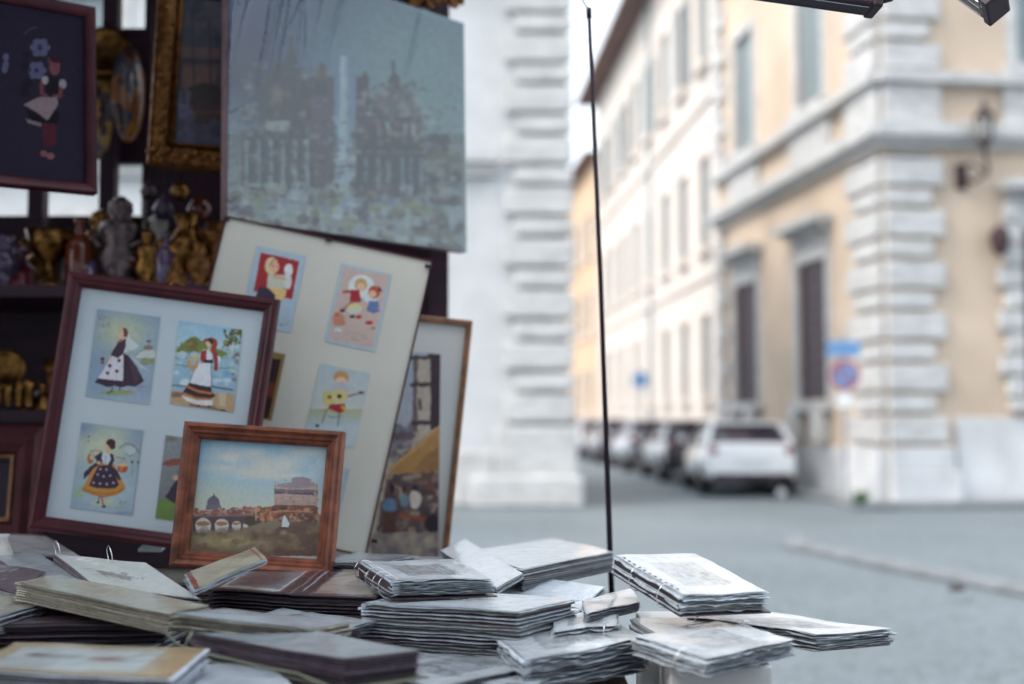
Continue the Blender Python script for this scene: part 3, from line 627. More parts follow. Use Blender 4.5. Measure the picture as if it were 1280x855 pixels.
c.poly([(285, 262), (335, 255), (332, 310), (312, 365), (275, 395), (222, 370), (240, 335), (262, 300)], (70, 42, 70)); c.poly([(260, 285), (300, 250), (330, 252), (300, 275)], (170, 110, 110))
c.poly([(222, 372), (232, 385), (212, 410), (198, 405)], (215, 170, 150)); c.ell(165, 400, 16, 14, (120, 15, 35)); c.ell(163, 425, 12, 9, (110, 20, 35))
c.ell(318, 207, 28, 34, (125, 60, 60)); c.ell(304, 212, 14, 27, (225, 190, 165)); c.ell(295, 180, 20, 14, (205, 190, 150)); c.line([(335, 180), (347, 205), (338, 238)], 10, (70, 30, 50)); c.poly([(300, 235), (322, 235), (322, 258), (300, 258)], (222, 185, 160))
c.line([(235, 605), (232, 635), (200, 648)], 12, (50, 25, 45)); c.line([(290, 608), (290, 628)], 12, (70, 30, 40))
for i in range(16): x = 130 + (i * 37) % 90; y = 50 + (i * 53) % 110; c.line([(x, y), (x - 12 + (i % 3) * 14, y + 20)], 5, (70, 80, 105), .8)
c.line([(395, 172), (405, 177), (418, 172)], 4, (80, 80, 90)); c.mottle(.08); c.build('card', M['print'], f1)
c = c1((224, 401), (302.5, 412), (212.6, 504.6), 130, 170, O1, K1, 13)
c.grad(100, (140, 190, 220), 330, (190, 215, 225)); c.grad(330, (165, 200, 215), 800, (150, 175, 200)); c.ell(800, 180, 120, 30, (185, 210, 225), .6, 1.5)
c.poly([(690, 345), (730, 300), (770, 265), (810, 240), (850, 240), (880, 265), (960, 310), (1060, 350), (1110, 400), (690, 400)], (125, 145, 70)); c.ell(815, 290, 52, 48, (130, 85, 60), .8, .8); c.dabs(40, 700, 280, 1080, 380, 14, [(150, 165, 90), (105, 125, 60), (140, 120, 80)], .5, 3)
for y in (375, 440, 500, 560): c.dabs(14, 690, y - 8, 1120, y + 14, 26, [(215, 228, 235), (130, 175, 205), (170, 200, 215)], .6, y)
c.line([(695, 440), (800, 455), (1120, 470)], 8, (105, 130, 80)); c.line([(670, 590), (780, 600)], 12, (80, 95, 70)); c.line([(960, 600), (1110, 625)], 16, (85, 95, 75))
c.poly([(660, 625), (740, 640), (1120, 650), (1120, 830), (640, 800)], (190, 165, 130)); c.ell(700, 660, 60, 25, (140, 85, 60), .8, .7); c.ell(700, 755, 55, 35, (225, 215, 195), .8, .8); c.poly([(790, 715), (960, 730), (1040, 790), (800, 780)], (150, 120, 90)); c.poly([(1010, 640), (1060, 650), (1060, 750), (1010, 740)], (205, 190, 160)); c.ell(1030, 785, 40, 18, (90, 30, 40))
c.dabs(60, 1050, 180, 1180, 300, 13, [(105, 120, 50), (130, 140, 60), (80, 90, 45), (150, 120, 80)], .85, 5); c.line([(1120, 290), (1090, 330), (1130, 390)], 9, (210, 200, 180)); c.dabs(30, 1090, 320, 1170, 600, 16, [(150, 160, 130), (200, 210, 200), (110, 90, 80)], .5, 6)
c.poly([(800, 565), (880, 590), (955, 600), (960, 640), (990, 670), (940, 690), (850, 680), (740, 650)], (50, 28, 50)); c.line([(780, 600), (860, 635), (955, 650)], 20, (215, 135, 60)); c.line([(752, 645), (850, 685), (950, 690)], 18, (185, 110, 55)); c.poly([(735, 665), (850, 700), (965, 700), (962, 740), (860, 735), (770, 705)], (225, 222, 220))
c.poly([(862, 430), (945, 430), (955, 520), (950, 602), (880, 592), (800, 572), (815, 520)], (225, 228, 235)); c.line([(835, 470), (800, 560)], 7, (50, 30, 60)); c.line([(952, 440), (957, 600)], 6, (60, 40, 70))
c.ell(915, 385, 48, 55, (225, 228, 235)); c.ell(1005, 400, 20, 22, (220, 225, 232)); c.poly([(880, 345), (925, 332), (918, 405), (888, 432), (872, 400)], (165, 55, 50)); c.poly([(962, 340), (1000, 348), (1004, 440), (1000, 488), (975, 485), (975, 420)], (165, 55, 50)); c.rect(900, 405, 968, 430, (45, 30, 60))
c.poly([(890, 270), (915, 250), (955, 242), (995, 258), (1000, 290), (985, 345), (955, 350), (960, 290), (930, 268), (905, 282)], (170, 65, 50)); c.ell(948, 272, 22, 20, (35, 22, 45)); c.ell(933, 292, 15, 20, (225, 190, 165)); c.rect(928, 308, 950, 335, (222, 185, 160))
c.ell(820, 430, 42, 50, (200, 160, 110)); c.ell(822, 415, 24, 28, (160, 195, 205)); c.ell(825, 395, 45, 14, (210, 185, 140)); c.ell(860, 738, 16, 7, (40, 25, 30)); c.ell(942, 745, 16, 7, (40, 25, 30)); c.mottle(.12, 60); c.build('card', M['print'], f1)
O3 = (80, 520); K3 = 977 / 160
c = c1((102, 528), (179, 538), (87.4, 634.6), 130, 170, O3, K3, 23)
c.fill((150, 172, 190)); c.ell(290, 220, 210, 130, (205, 212, 180), .9, 2); c.ell(350, 560, 200, 150, (185, 205, 210), .8, 2); c.ell(110, 90, 120, 70, (105, 130, 175), .6, 2); c.ell(560, 150, 60, 100, (130, 150, 180), .5, 2)
c.ell(115, 580, 25, 40, (160, 185, 110), .8, 1.5); c.ell(300, 660, 120, 30, (205, 205, 160), .8, 1); c.ell(430, 700, 60, 8, (190, 170, 120), .6, .8); c.ell(460, 740, 90, 14, (130, 145, 175), .7, 1)
c.line([(425, 245), (470, 210), (520, 215), (570, 270), (590, 300)], 22, (125, 135, 140), .7); c.poly([(460, 250), (500, 225), (545, 245), (545, 300), (480, 295)], (190, 205, 205), .9); c.line([(470, 290), (510, 305), (545, 285)], 7, (90, 95, 105))
for x in (520, 568): c.line([(x, 350), (x, 465)], 5, (130, 100, 100)); c.ell(x, 352, 8, 12, (80, 40, 60))
c.poly([(230, 360), (370, 355), (430, 460), (470, 550), (430, 590), (380, 612), (300, 622), (220, 605), (160, 582), (134, 560), (180, 480)], (200, 145, 65)); c.line([(140, 548), (220, 580), (310, 595), (400, 582), (462, 545)], 5, (110, 70, 50)); c.line([(138, 565), (300, 616), (460, 560)], 8, (150, 105, 55))
c.poly([(252, 350), (232, 310), (290, 270), (305, 300), (290, 360), (225, 400), (190, 450), (150, 485), (150, 435), (200, 385)], (62, 38, 72)); c.poly([(345, 285), (375, 290), (385, 335), (365, 380), (410, 420), (438, 485), (415, 490), (385, 440), (340, 370)], (58, 35, 68))
c.poly([(262, 378), (350, 372), (390, 440), (420, 525), (395, 552), (330, 555), (250, 550), (190, 532), (225, 450)], (58, 28, 62))
for q in ((278, 405), (325, 408), (257, 447), (302, 460), (352, 455), (226, 510), (275, 515), (327, 520), (376, 510)): c.ell(*q, 8, 9, (195, 170, 200))
c.poly([(295, 285), (345, 285), (358, 330), (335, 370), (300, 362), (288, 320)], (205, 215, 225)); c.line([(315, 300), (318, 360)], 6, (110, 130, 170)); c.poly([(222, 265), (300, 262), (290, 275), (230, 275)], (215, 180, 150)); c.ell(265, 357, 14, 12, (222, 185, 155)); c.line([(385, 300), (410, 320)], 12, (222, 185, 155))
c.line([(205, 262), (290, 268)], 5, (90, 70, 90)); c.line([(395, 310), (430, 322), (470, 320)], 7, (70, 55, 80)); c.line([(212, 262), (185, 300)], 4, (80, 60, 70)); c.line([(215, 262), (232, 320)], 4, (80, 60, 70)); c.line([(455, 320), (425, 370)], 4, (80, 60, 70)); c.line([(460, 320), (480, 370)], 4, (80, 60, 70))
c.ell(202, 328, 24, 38, (190, 110, 70)); c.ell(212, 315, 14, 22, (205, 195, 160)); c.ell(447, 398, 40, 36, (180, 90, 55)); c.ell(447, 375, 38, 14, (225, 190, 140)); c.ell(438, 400, 10, 25, (225, 150, 100), .6)
c.ell(332, 232, 22, 32, (225, 180, 150)); c.ell(358, 205, 36, 30, (60, 18, 38)); c.ell(370, 232, 24, 24, (70, 25, 45)); c.ell(325, 232, 10, 16, (232, 195, 165)); c.rect(325, 258, 350, 288, (222, 180, 150))
c.line([(270, 620), (262, 655)], 14, (170, 30, 45)); c.line([(288, 620), (295, 670), (312, 690)], 15, (165, 25, 45)); c.ell(258, 660, 14, 9, (50, 20, 35)); c.ell(305, 692, 18, 9, (50, 20, 35))
for a in ((425, 670, 445, 640), (440, 680, 432, 650), (455, 672, 472, 650), (455, 655, 470, 662)): c.line([a[:2], a[2:]], 4, (70, 80, 100))
c.ell(188, 158, 8, 6, (60, 60, 80)); c.ell(188, 190, 8, 5, (60, 60, 80)); c.mottle(.07); c.build('card', M['print'], f1)
c = c1((207, 543.7), (284, 554), (194, 648), 60, 80, O3, K3, 33)
c.grad(100, (150, 155, 160), 640, (130, 135, 135)); c.poly([(740, 370), (800, 330), (1000, 310), (1000, 360), (800, 385)], (150, 85, 70)); c.ell(820, 175, 60, 30, (120, 120, 90), .8, 1); c.grad(640, (120, 150, 80), 800, (110, 140, 70)); c.poly([(770, 620), (850, 490), (1000, 480), (1000, 680), (830, 660)], dk); c.ell(850, 470, 20, 20, (215, 175, 150)); c.mottle(.15); c.build('card', M['print'], f1)
# hanging wire on the top edge
m = MB(); q = p.hit(222, 352, .0); m.tube([p.hit(212, 357, .004), p.hit(219, 349, .01), p.hit(226, 356, .012), p.hit(231, 357, .01)], .0012, 5); m.build('hanging_wire', M['brass'], f1)
# --- F2 : river view with bridge and round castle
p = Panel((232, 527), (431, 540), (207, 708), 2.70, 2.70, 2.67)
f2 = empty('framed_painting', base(p), 'small brown wooden frame with a painted river view, bridge and round fortress', 'picture frame', 'pictures on show')
mw = .037
p.ring([(0, -.025), (0, .012), (.003, .019), (.009, .021), (.014, .017), (.017, .015), (.022, .015), (.026, .01), (.031, .009), (mw, .002), (mw, -.008)]).build('frame', M['wood_brown'], f2)
p.sheet(.008, .008, p.W - .008, p.H - .008, -.03, -.012).build('backing', M['wood_stall'], f2)
O = (200, 510); K = 972 / 250; d = -.0095
c = Canvas(240, 190, p.pt(.03, .03, d), p.pt(p.W - .03, .03, d), p.pt(.03, p.H - .03, d), O[0], O[1], K, .5, 41)
c.grad(150, (140, 185, 208), 330, (170, 200, 212)); c.grad(330, (170, 200, 212), 520, (205, 205, 190)); c.grad(520, (150, 135, 115), 720, (120, 100, 85))
for q in ((400, 225, 90, 26), (330, 240, 60, 14), (500, 275, 60, 30), (610, 275, 70, 28), (450, 310, 120, 18), (720, 215, 80, 18), (560, 330, 130, 14), (300, 290, 70, 12)): c.ell(*q, (222, 214, 200), .75, 1.8)
c.dabs(50, 220, 180, 800, 330, 34, [(215, 220, 220), (160, 195, 215), (195, 205, 205)], .16, 4)
c.ell(250, 420, 130, 50, (200, 205, 180), .5, 2)
c.ell(260, 462, 30, 34, (115, 110, 125)); c.poly([(226, 470), (294, 470), (300, 495), (220, 495)], (125, 118, 128)); c.line([(262, 415), (262, 435)], 6, (105, 95, 110)); c.ell(262, 432, 8, 10, (110, 100, 115))
c.rect(165, 498, 330, 526, (165, 130, 120)); c.rect(170, 500, 240, 512, (175, 105, 80)); c.dabs(60, 170, 486, 460, 526, 8, [(140, 110, 110), (190, 170, 150), (160, 95, 80), (110, 95, 105)], .8, 5); c.poly([(330, 500), (400, 492), (460, 484), (540, 478), (560, 520), (330, 526)], (140, 110, 105)); c.dabs(60, 340, 482, 560, 520, 8, [(170, 90, 70), (120, 95, 95), (180, 150, 130)], .8, 6)
c.poly([(555, 392), (570, 366), (600, 372), (660, 352), (700, 358), (735, 352), (768, 375), (770, 402), (762, 470), (700, 490), (555, 465)], (185, 168, 162)); c.poly([(555, 392), (770, 402), (768, 425), (555, 415)], (110, 95, 110)); c.poly([(670, 352), (735, 356), (735, 385), (670, 380)], (140, 128, 140)); c.line([(660, 335), (662, 362)], 4, (80, 70, 90)); c.poly([(553, 418), (768, 428), (764, 470), (700, 488), (555, 462)], (192, 170, 158))
for i in range(13): c.ell(566 + i * 16, 402 + (i % 2), 4, 6, (190, 178, 165)); c.line([(560 + i * 17, 372 - 6 * math.sin(i * .24)), (560 + i * 17, 380)], 5, (95, 85, 100))
for i in range(4): c.line([(556, 428 + i * 12), (660, 434 + i * 13), (764, 430 + i * 12)], 3, (125, 104, 108), .6)
c.ell(661, 468, 104, 24, (180, 158, 148)); c.ell(662, 376, 88, 14, (165, 150, 155)); c.ell(662, 404, 107, 8, (130, 115, 125)); c.poly([(640, 340), (690, 335), (735, 345), (735, 375), (640, 372)], (160, 148, 156)); c.dabs(70, 560, 350, 765, 480, 6, [(150, 128, 125), (205, 188, 175), (170, 150, 150)], .5, 21); c.poly([(500, 500), (560, 470), (760, 474), (770, 520), (500, 530)], (128, 92, 78)); c.poly([(455, 500), (560, 478), (660, 490), (770, 480), (760, 545), (620, 530), (520, 545), (440, 560)], (140, 92, 75)); c.dabs(130, 455, 485, 765, 552, 11, [(175, 120, 90), (110, 75, 75), (200, 150, 120), (120, 105, 80), (95, 70, 65)], .75, 7); c.line([(540, 505), (640, 500), (740, 505)], 8, (200, 165, 140), .7)
c.poly([(165, 524), (450, 520), (500, 555), (440, 575), (165, 600)], (105, 85, 92)); c.line([(168, 527), (460, 522)], 8, (140, 118, 118))
for x, r in ((210, 38), (300, 34), (372, 22), (415, 12)): c.ell(x, 572, r, r, (205, 200, 190)); c.ell(x, 562, r * .85, r * .3, (165, 125, 95)); c.ell(x, 572 + r * .72, r, r * .3, (150, 145, 140), .6); c.line([(x - r - 8, 535), (x - r - 8, 600)], 7, (85, 70, 85))
c.ell(440, 548, 34, 24, (90, 80, 65)); c.poly([(600, 560), (760, 540), (760, 720), (560, 720), (520, 620)], (105, 78, 74), .7); c.ell(330, 650, 180, 28, (185, 175, 125), .75, 1.3); c.ell(420, 600, 110, 12, (150, 130, 110), .6, 1); c.dabs(90, 150, 590, 760, 690, 22, [(130, 110, 90), (105, 78, 68), (150, 135, 105), (120, 90, 70)], .35, 8)
c.poly([(590, 575), (600, 525), (606, 520), (628, 560), (625, 580)], (205, 212, 215)); c.ell(608, 582, 26, 5, (110, 80, 75)); c.ell(600, 605, 22, 14, (165, 155, 145), .7, 1); c.line([(468, 480), (466, 545)], 7, (200, 175, 150)); c.mottle(.05, 60); c.build('painting', M['oil'], f2)
# --- F3 : cream panel of children's cards with clips
p = Panel((283, 271), (540, 327), (204, 639), 3.08, 3.08, 3.06); P3 = p
f3_ = empty('clip_frame', base(p), 'tall tilted cream clip frame with small postcards of children', 'picture frame', 'pictures on show')
p.sheet(0, 0, p.W, p.H, -.012, -.001).build('mount', M['mat_cream'], f3_)
p.ring([(-.001, -.014), (-.003, .003), (.0015, .0035), (.002, .0)]).build('edge_strip', M['wood_dark'], f3_)
for q in ((411, 300), (535, 333), (283, 274), (468, 676)):
    m = MB(); h = p.hit(*q, .002); m.obox(h - p.x * .008 - p.y * .004, p.x * .016, p.y * .009, p.n * .006); m.build('clip', M['black_metal'], f3_, bevel=.001)
O = (300, 300); K = 5.7
c = Canvas(90, 140, p.hit(321, 307, .0006), p.hit(382.5, 320, .0006), p.hit(301, 403, .0006), 300, 300, K, .4, 51)
c.fill((178, 195, 208)); c.poly([(150, 88), (425, 150), (370, 425), (95, 365)], (170, 25, 40))
c.ell(225, 185, 48, 62, (225, 205, 160)); c.ell(245, 190, 34, 42, (228, 180, 150)); c.line([(215, 180), (235, 140), (280, 130)], 9, (80, 80, 105)); c.poly([(200, 245), (330, 250), (325, 345), (190, 350)], (205, 205, 185)); c.ell(345, 215, 30, 45, (220, 225, 225)); c.ell(355, 200, 18, 30, (225, 228, 228)); c.ell(340, 290, 28, 60, (215, 218, 215)); c.line([(240, 260), (320, 275)], 24, (222, 165, 140)); c.poly([(200, 340), (330, 350), (325, 400), (290, 435), (240, 430), (250, 395)], (225, 195, 130)); c.poly([(140, 330), (200, 340), (255, 395), (240, 440), (100, 430)], (55, 30, 62)); c.ell(235, 183, 5, 5, (60, 40, 40)); c.ell(262, 190, 5, 5, (60, 40, 40))
c.line([(275, 605), (285, 598), (292, 612), (302, 600), (312, 610)], 6, (60, 60, 70)); c.line([(335, 590), (330, 608)], 6, (60, 60, 70)); c.mottle(.05); c.build('postcard', M['print'], f3_)
c = Canvas(90, 140, p.hit(427.5, 329.5, .0006), p.hit(489.5, 343, .0006), p.hit(406, 426.5, .0006), 300, 300, K, .4, 52)
c.fill((175, 195, 205)); c.poly([(740, 190), (1062, 255), (945, 775), (628, 705)], (200, 180, 172)); c.ell(865, 330, 92, 82, (215, 222, 222)); c.ell(930, 380, 60, 70, (210, 218, 218))
c.ell(862, 318, 46, 46, (205, 165, 115)); c.ell(862, 335, 30, 28, (225, 190, 165)); c.poly([(790, 355), (850, 355), (865, 440), (780, 450)], (170, 35, 45)); c.line([(740, 370), (800, 365)], 26, (165, 35, 45)); c.line([(800, 440), (740, 490)], 22, (175, 120, 110)); c.ell(730, 503, 20, 12, (50, 25, 40)); c.ell(815, 490, 52, 36, (215, 205, 145)); c.ell(815, 505, 50, 22, (200, 208, 205), .8); c.ell(800, 545, 20, 11, (50, 25, 45)); c.ell(845, 548, 22, 14, (185, 40, 50))
c.ell(955, 372, 42, 46, (185, 90, 65)); c.ell(945, 385, 26, 26, (228, 185, 155)); c.poly([(985, 320), (1015, 365), (990, 370)], (60, 30, 45)); c.poly([(920, 435), (985, 435), (1000, 510), (950, 525), (900, 505)], (110, 130, 175)); c.line([(985, 480), (1000, 505)], 12, (220, 165, 140)); c.line([(930, 525), (925, 580)], 12, (220, 180, 160)); c.ell(920, 590, 28, 14, (185, 30, 45)); c.ell(700, 560, 44, 40, (200, 140, 115)); c.ell(690, 530, 22, 16, (190, 115, 90)); c.ell(708, 592, 46, 20, (195, 135, 110))
c.ell(700, 640, 26, 14, (225, 232, 238)); c.line([(685, 630), (700, 655)], 8, (80, 110, 150)); c.line([(705, 632), (722, 640)], 7, (80, 110, 150)); c.ell(948, 628, 14, 8, (150, 110, 110))
rr = random.Random(2)
for (x, y, n) in ((735, 648, 16), (735, 672, 17), (780, 703, 9)):
    for i in range(n):
        if rr.random() < .85: xx_ = x + i * 10; yy_ = y + i * 2.1; c.line([(xx_, yy_ + rr.uniform(-5, 0)), (xx_ + 6, yy_ + rr.uniform(0, 6))], 3.5, (110, 90, 105))
c.mottle(.05); c.build('postcard', M['print'], f3_)
O = (370, 440); K = 3.287
c = Canvas(90, 140, p.hit(401, 454, .0006), p.hit(463, 467.5, .0006), p.hit(380, 546, .0006), 370, 440, K, .4, 53)
c.grad(30, (178, 192, 200), 235, (200, 204, 200)); c.grad(235, (182, 182, 142), 300, (185, 198, 206)); c.grad(300, (190, 202, 206), 420, (192, 204, 206)); c.ell(185, 105, 32, 28, (195, 155, 100)); c.ell(185, 122, 24, 20, (225, 190, 165)); c.ell(180, 150, 34, 30, (190, 190, 195))
c.line([(200, 185), (270, 168)], 9, (150, 105, 85)); c.ell(135, 190, 28, 34, (205, 195, 130)); c.ell(180, 182, 32, 28, (215, 200, 140)); c.ell(178, 182, 10, 9, (55, 35, 45)); c.rect(130, 178, 146, 192, (130, 80, 60)); c.poly([(140, 215), (200, 212), (205, 238), (180, 252), (130, 232)], (170, 30, 45)); c.line([(125, 235), (108, 290)], 5, (60, 45, 60)); c.line([(178, 250), (172, 305)], 5, (60, 45, 60)); c.line([(190, 225), (200, 235)], 14, (210, 190, 70)); c.line([(130, 262), (150, 270), (190, 262)], 5, (90, 120, 180)); c.line([(262, 165), (276, 168)], 12, (60, 40, 45)); c.ell(88, 303, 10, 5, (60, 30, 40)); c.mottle(.04); c.build('postcard', M['print'], f3_)
c = Canvas(50, 80, p.hit(300, 431, .0006), p.hit(357, 443, .0006), p.hit(282, 514, .0006), 250, 260, 855 / 440, .3, 54)
c.fill((70, 35, 30)); c.poly([(0, 0), (300, 0), (300, 700), (0, 700)], (150, 125, 80)); c.poly([(80, 350), (198, 368), (165, 512), (50, 500)], (60, 32, 38)); c.poly([(120, 420), (185, 425), (178, 460), (110, 455)], (120, 60, 40)); c.build('postcard', M['print'], f3_)
c = Canvas(50, 80, p.hit(375, 572, .0006), p.hit(437, 586, .0006), p.hit(354, 665, .0006), 370, 440, 3.287, .3, 55)
c.fill((178, 192, 198)); c.rect(120, 670, 166, 712, (165, 25, 40)); c.line([(215, 480), (145, 780)], 4, (140, 150, 165)); c.mottle(.05); c.build('postcard', M['print'], f3_)
# --- F4 : watercolour behind, right
p = Panel((442, 386), (591, 401), (442, 712), 3.32, 3.32, 3.31)
f4_ = empty('framed_watercolour', base(p), 'thin gold-brown frame with a tall street watercolour on a wide grey-white mount', 'picture frame', 'pictures on show')
p.ring([(0, -.015), (0, .008), (.004, .013), (.008, .009), (.012, .011), (.018, .003), (.018, -.004)]).build('frame', M['wood_gold'], f4_)
p.sheet(.012, .012, p.W - .012, p.H - .012, -.014, -.003).build('mount', M['mat_grey'], f4_)
c = Canvas(130, 260, p.hit(456, 434, -.002), p.hit(550.5, 443, -.002), p.hit(452, 694, -.002), 370, 440, 3.287, 3.5, 61)
c.grad(0, (165, 178, 195), 330, (180, 182, 188)); c.grad(330, (185, 172, 158), 900, (185, 176, 165)); c.rect(545, -20, 610, 320, (70, 50, 60)); c.rect(480, 20, 552, 330, (188, 176, 165)); c.rect(480, 20, 500, 330, (120, 105, 108)); c.poly([(470, 15), (560, 15), (560, 30), (470, 30)], (85, 65, 72)); c.rect(470, 125, 560, 142, (80, 62, 72)); c.rect(474, 282, 560, 300, (80, 62, 72)); c.rect(505, 190, 516, 240, (75, 60, 72)); c.rect(500, 60, 525, 100, (185, 175, 165))
c.ell(430, 340, 60, 40, (75, 72, 95), .8, .7); c.dabs(40, 380, 300, 480, 440, 16, [(90, 88, 110), (140, 140, 155), (110, 90, 95)], .6, 3)
c.poly([(600, 285), (545, 335), (480, 395), (380, 478), (385, 497), (520, 500), (600, 490)], (180, 140, 85)); c.line([(590, 300), (500, 390), (390, 480)], 10, (205, 170, 120)); c.poly([(600, 380), (600, 490), (480, 490), (540, 420)], (150, 110, 70), .7)
c.poly([(380, 500), (600, 495), (600, 740), (330, 740)], (110, 88, 85)); c.dabs(90, 350, 500, 595, 740, 18, [(80, 60, 65), (150, 130, 115), (130, 75, 60), (95, 80, 90), (185, 170, 150)], .6, 4)
c.ell(395, 560, 11, 20, (60, 35, 45)); c.ell(385, 632, 27, 34, (110, 140, 170)); c.poly([(362, 655), (408, 655), (412, 755), (355, 755)], (100, 72, 60)); c.ell(490, 560, 12, 16, (60, 40, 50)); c.ell(490, 608, 24, 36, (215, 205, 195)); c.ell(445, 610, 18, 30, (120, 145, 160)); c.ell(445, 565, 10, 14, (70, 45, 50)); c.line([(430, 670), (540, 690)], 22, (165, 85, 60)); c.ell(560, 705, 30, 36, (55, 40, 58)); c.poly([(320, 745), (600, 740), (600, 860), (310, 860)], (150, 140, 138)); c.dabs(40, 320, 750, 590, 850, 22, [(175, 165, 150), (130, 120, 130), (190, 180, 160)], .5, 5)
c.mottle(.15, 40); c.build('painting', M['print'], f4_)
# --- F5 : big print wrapped in clear film
p = Panel((286, -66), (580, 29), (284, 273), 3.14, 3.74, 3.12)
f5 = empty('wrapped_print', base(p), 'large grey-blue domes and column print wrapped in creased clear film', 'print', 'pictures on show')
m = p.sheet(0, 0, p.W, p.H, -.032, -.001); m.build('stretcher', mat('pale_stretcher_wood', (.20, .13, .14), .6, var=.3, scale=20), f5)
O = (270, 0); K = 830 / 330
c = Canvas(300, 340, p.pt(0, 0, .0), p.pt(p.W, 0, .0), p.pt(0, p.H, .0), 270, 0, K, 2.2, 71)
c.grad(-200, (95, 108, 128), 420, (140, 155, 158)); c.grad(420, (125, 135, 138), 860, (150, 160, 160)); c.ell(110, 230, 110, 130, (75, 82, 112), .75, 2); c.ell(150, 60, 150, 140, (90, 104, 125), .5, 2); c.ell(600, 180, 220, 170, (135, 158, 158), .6, 2); c.ell(380, 330, 70, 120, (125, 145, 168), .5, 2)
dkp = (88, 78, 92); md = (112, 106, 114); lt = (165, 178, 178)
def dome(x, y, rx, ry, cc): c.ell(x, y, rx, ry, cc, .85)
dome(215, 330, 82, 130, dkp); c.rect(135, 300, 300, 380, dkp, .8); c.ell(190, 310, 26, 70, (135, 142, 138), .8, .8); c.ell(236, 180, 12, 30, (60, 48, 75)); c.line([(236, 118), (236, 205)], 9, (62, 48, 72)); c.rect(220, 180, 254, 205, (68, 55, 80), .9); c.rect(158, 380, 230, 425, lt, .7)
c.rect(80, 410, 290, 600, (105, 108, 112), .75); c.rect(290, 240, 372, 590, md, .75); c.ell(332, 225, 18, 28, (125, 120, 110), .8); c.line([(332, 195), (332, 230)], 6, (90, 85, 90)); c.rect(310, 255, 350, 300, (90, 85, 95), .7)
for x in range(90, 285, 38): c.rect(x, 440, x + 13, 590, (150, 165, 170), .6); c.rect(x + 14, 440, x + 30, 590, (92, 84, 98), .6)
dome(565, 370, 82, 92, (120, 122, 128)); c.line([(558, 195), (558, 280)], 12, (92, 84, 98)); c.ell(560, 262, 20, 34, (105, 98, 110), .9); c.ell(590, 360, 24, 60, (150, 160, 160), .7, .8); c.rect(480, 365, 645, 430, (105, 98, 110), .8); c.rect(440, 240, 482, 440, (108, 102, 112), .8); c.ell(466, 262, 16, 32, (108, 100, 112), .8); c.line([(468, 225), (468, 260)], 6, (95, 88, 98)); c.rect(455, 290, 472, 340, (150, 158, 158), .6)
for x in (505, 535, 590, 615): c.rect(x, 385, x + 11, 425, lt, .7)
c.rect(440, 430, 660, 620, (92, 80, 96), .8); c.poly([(470, 470), (570, 425), (670, 475)], (76, 66, 84), .9); c.line([(450, 478), (690, 480)], 12, (150, 158, 158), .6)
for x in (465, 505, 535, 580, 607, 640): c.rect(x, 495, x + 12, 625, (140, 155, 160), .75)
c.poly([(670, 430), (720, 440), (735, 500), (760, 700), (690, 690), (655, 500)], (115, 115, 122), .8); c.dabs(50, 660, 430, 760, 740, 20, [(150, 160, 160), (92, 86, 100), (120, 130, 120)], .55, 9)
c.poly([(392, 175), (416, 175), (426, 490), (384, 490)], (158, 172, 176)); c.poly([(408, 175), (416, 175), (426, 490), (410, 490)], (130, 142, 155), .7); c.rect(370, 485, 442, 505, lt); c.rect(378, 505, 436, 640, (150, 165, 170)); c.rect(375, 520, 440, 528, (110, 112, 120)); c.rect(365, 640, 445, 690, (165, 178, 180)); c.rect(380, 540, 392, 620, (120, 126, 135), .6)
c.dabs(420, 50, 580, 770, 850, 17, [(165, 178, 178), (120, 118, 122), (150, 160, 150), (132, 138, 126), (95, 92, 102), (155, 165, 170), (140, 150, 165), (110, 105, 112)], .55, 10); c.dabs(16, 60, 590, 700, 760, 18, [(140, 148, 122)], .5, 14)
for y in range(605, 840, 22): c.line([(50, y), (300, y + 12), (770, y + 60)], 3, (95, 92, 100), .35)
c.dabs(500, 60, 280, 770, 850, 6, [(165, 178, 178), (95, 88, 100), (150, 160, 165), (118, 116, 122)], .2, 31)
c.dabs(120, 90, 200, 300, 420, 12, [(150, 158, 150), (88, 80, 95), (120, 118, 122)], .3, 41); c.dabs(120, 440, 260, 660, 440, 11, [(160, 165, 160), (92, 84, 98), (130, 128, 130)], .35, 42); c.dabs(160, 80, 420, 660, 620, 9, [(70, 62, 80), (140, 150, 150), (105, 100, 108)], .35, 43); c.dabs(260, 60, 330, 760, 620, 9, [(165, 178, 178), (88, 80, 95), (140, 140, 130), (105, 105, 112)], .35, 11); c.img = np.clip(c.img.mean(axis=(0, 1)) * .72 + (c.img - c.img.mean(axis=(0, 1))) * 2.1, .015, 1)
for _ in range(1): c.img[1:-1, 1:-1] = (c.img[1:-1, 1:-1] * 2 + c.img[:-2, 1:-1] + c.img[2:, 1:-1] + c.img[1:-1, :-2] + c.img[1:-1, 2:]) / 6; c.mottle(.16, 70); c.build('picture', M['poster'], f5)
# creased film: fine folds running in from the edges
nu, nv = 200, 220; u, v = np.meshgrid(np.linspace(0, 1, nu), np.linspace(0, 1, nv)); hgt = np.zeros_like(u); rr = random.Random(12)
def fold(x0, y0, x1, y1, w_, a_):
    global hgt
    X_ = u * p.W; Y_ = v * p.H; x0, y0, x1, y1 = x0 * p.W, y0 * p.H, x1 * p.W, y1 * p.H; dx, dy = x1 - x0, y1 - y0; l2 = dx * dx + dy * dy
    t = np.clip(((X_ - x0) * dx + (Y_ - y0) * dy) / l2, 0, 1); D = np.hypot(X_ - x0 - t * dx, Y_ - y0 - t * dy); ww = w_ * (1.05 - t)
    hgt += a_ * np.exp(-(D / ww) ** 2) * (1 - t) ** .6
for i in range(22): x = .02 + .9 * rr.random() ** 1.6; fold(x, 0, x + rr.uniform(-.16, .0), rr.uniform(.25, .7), rr.uniform(.0025, .0055), rr.uniform(.006, .013))
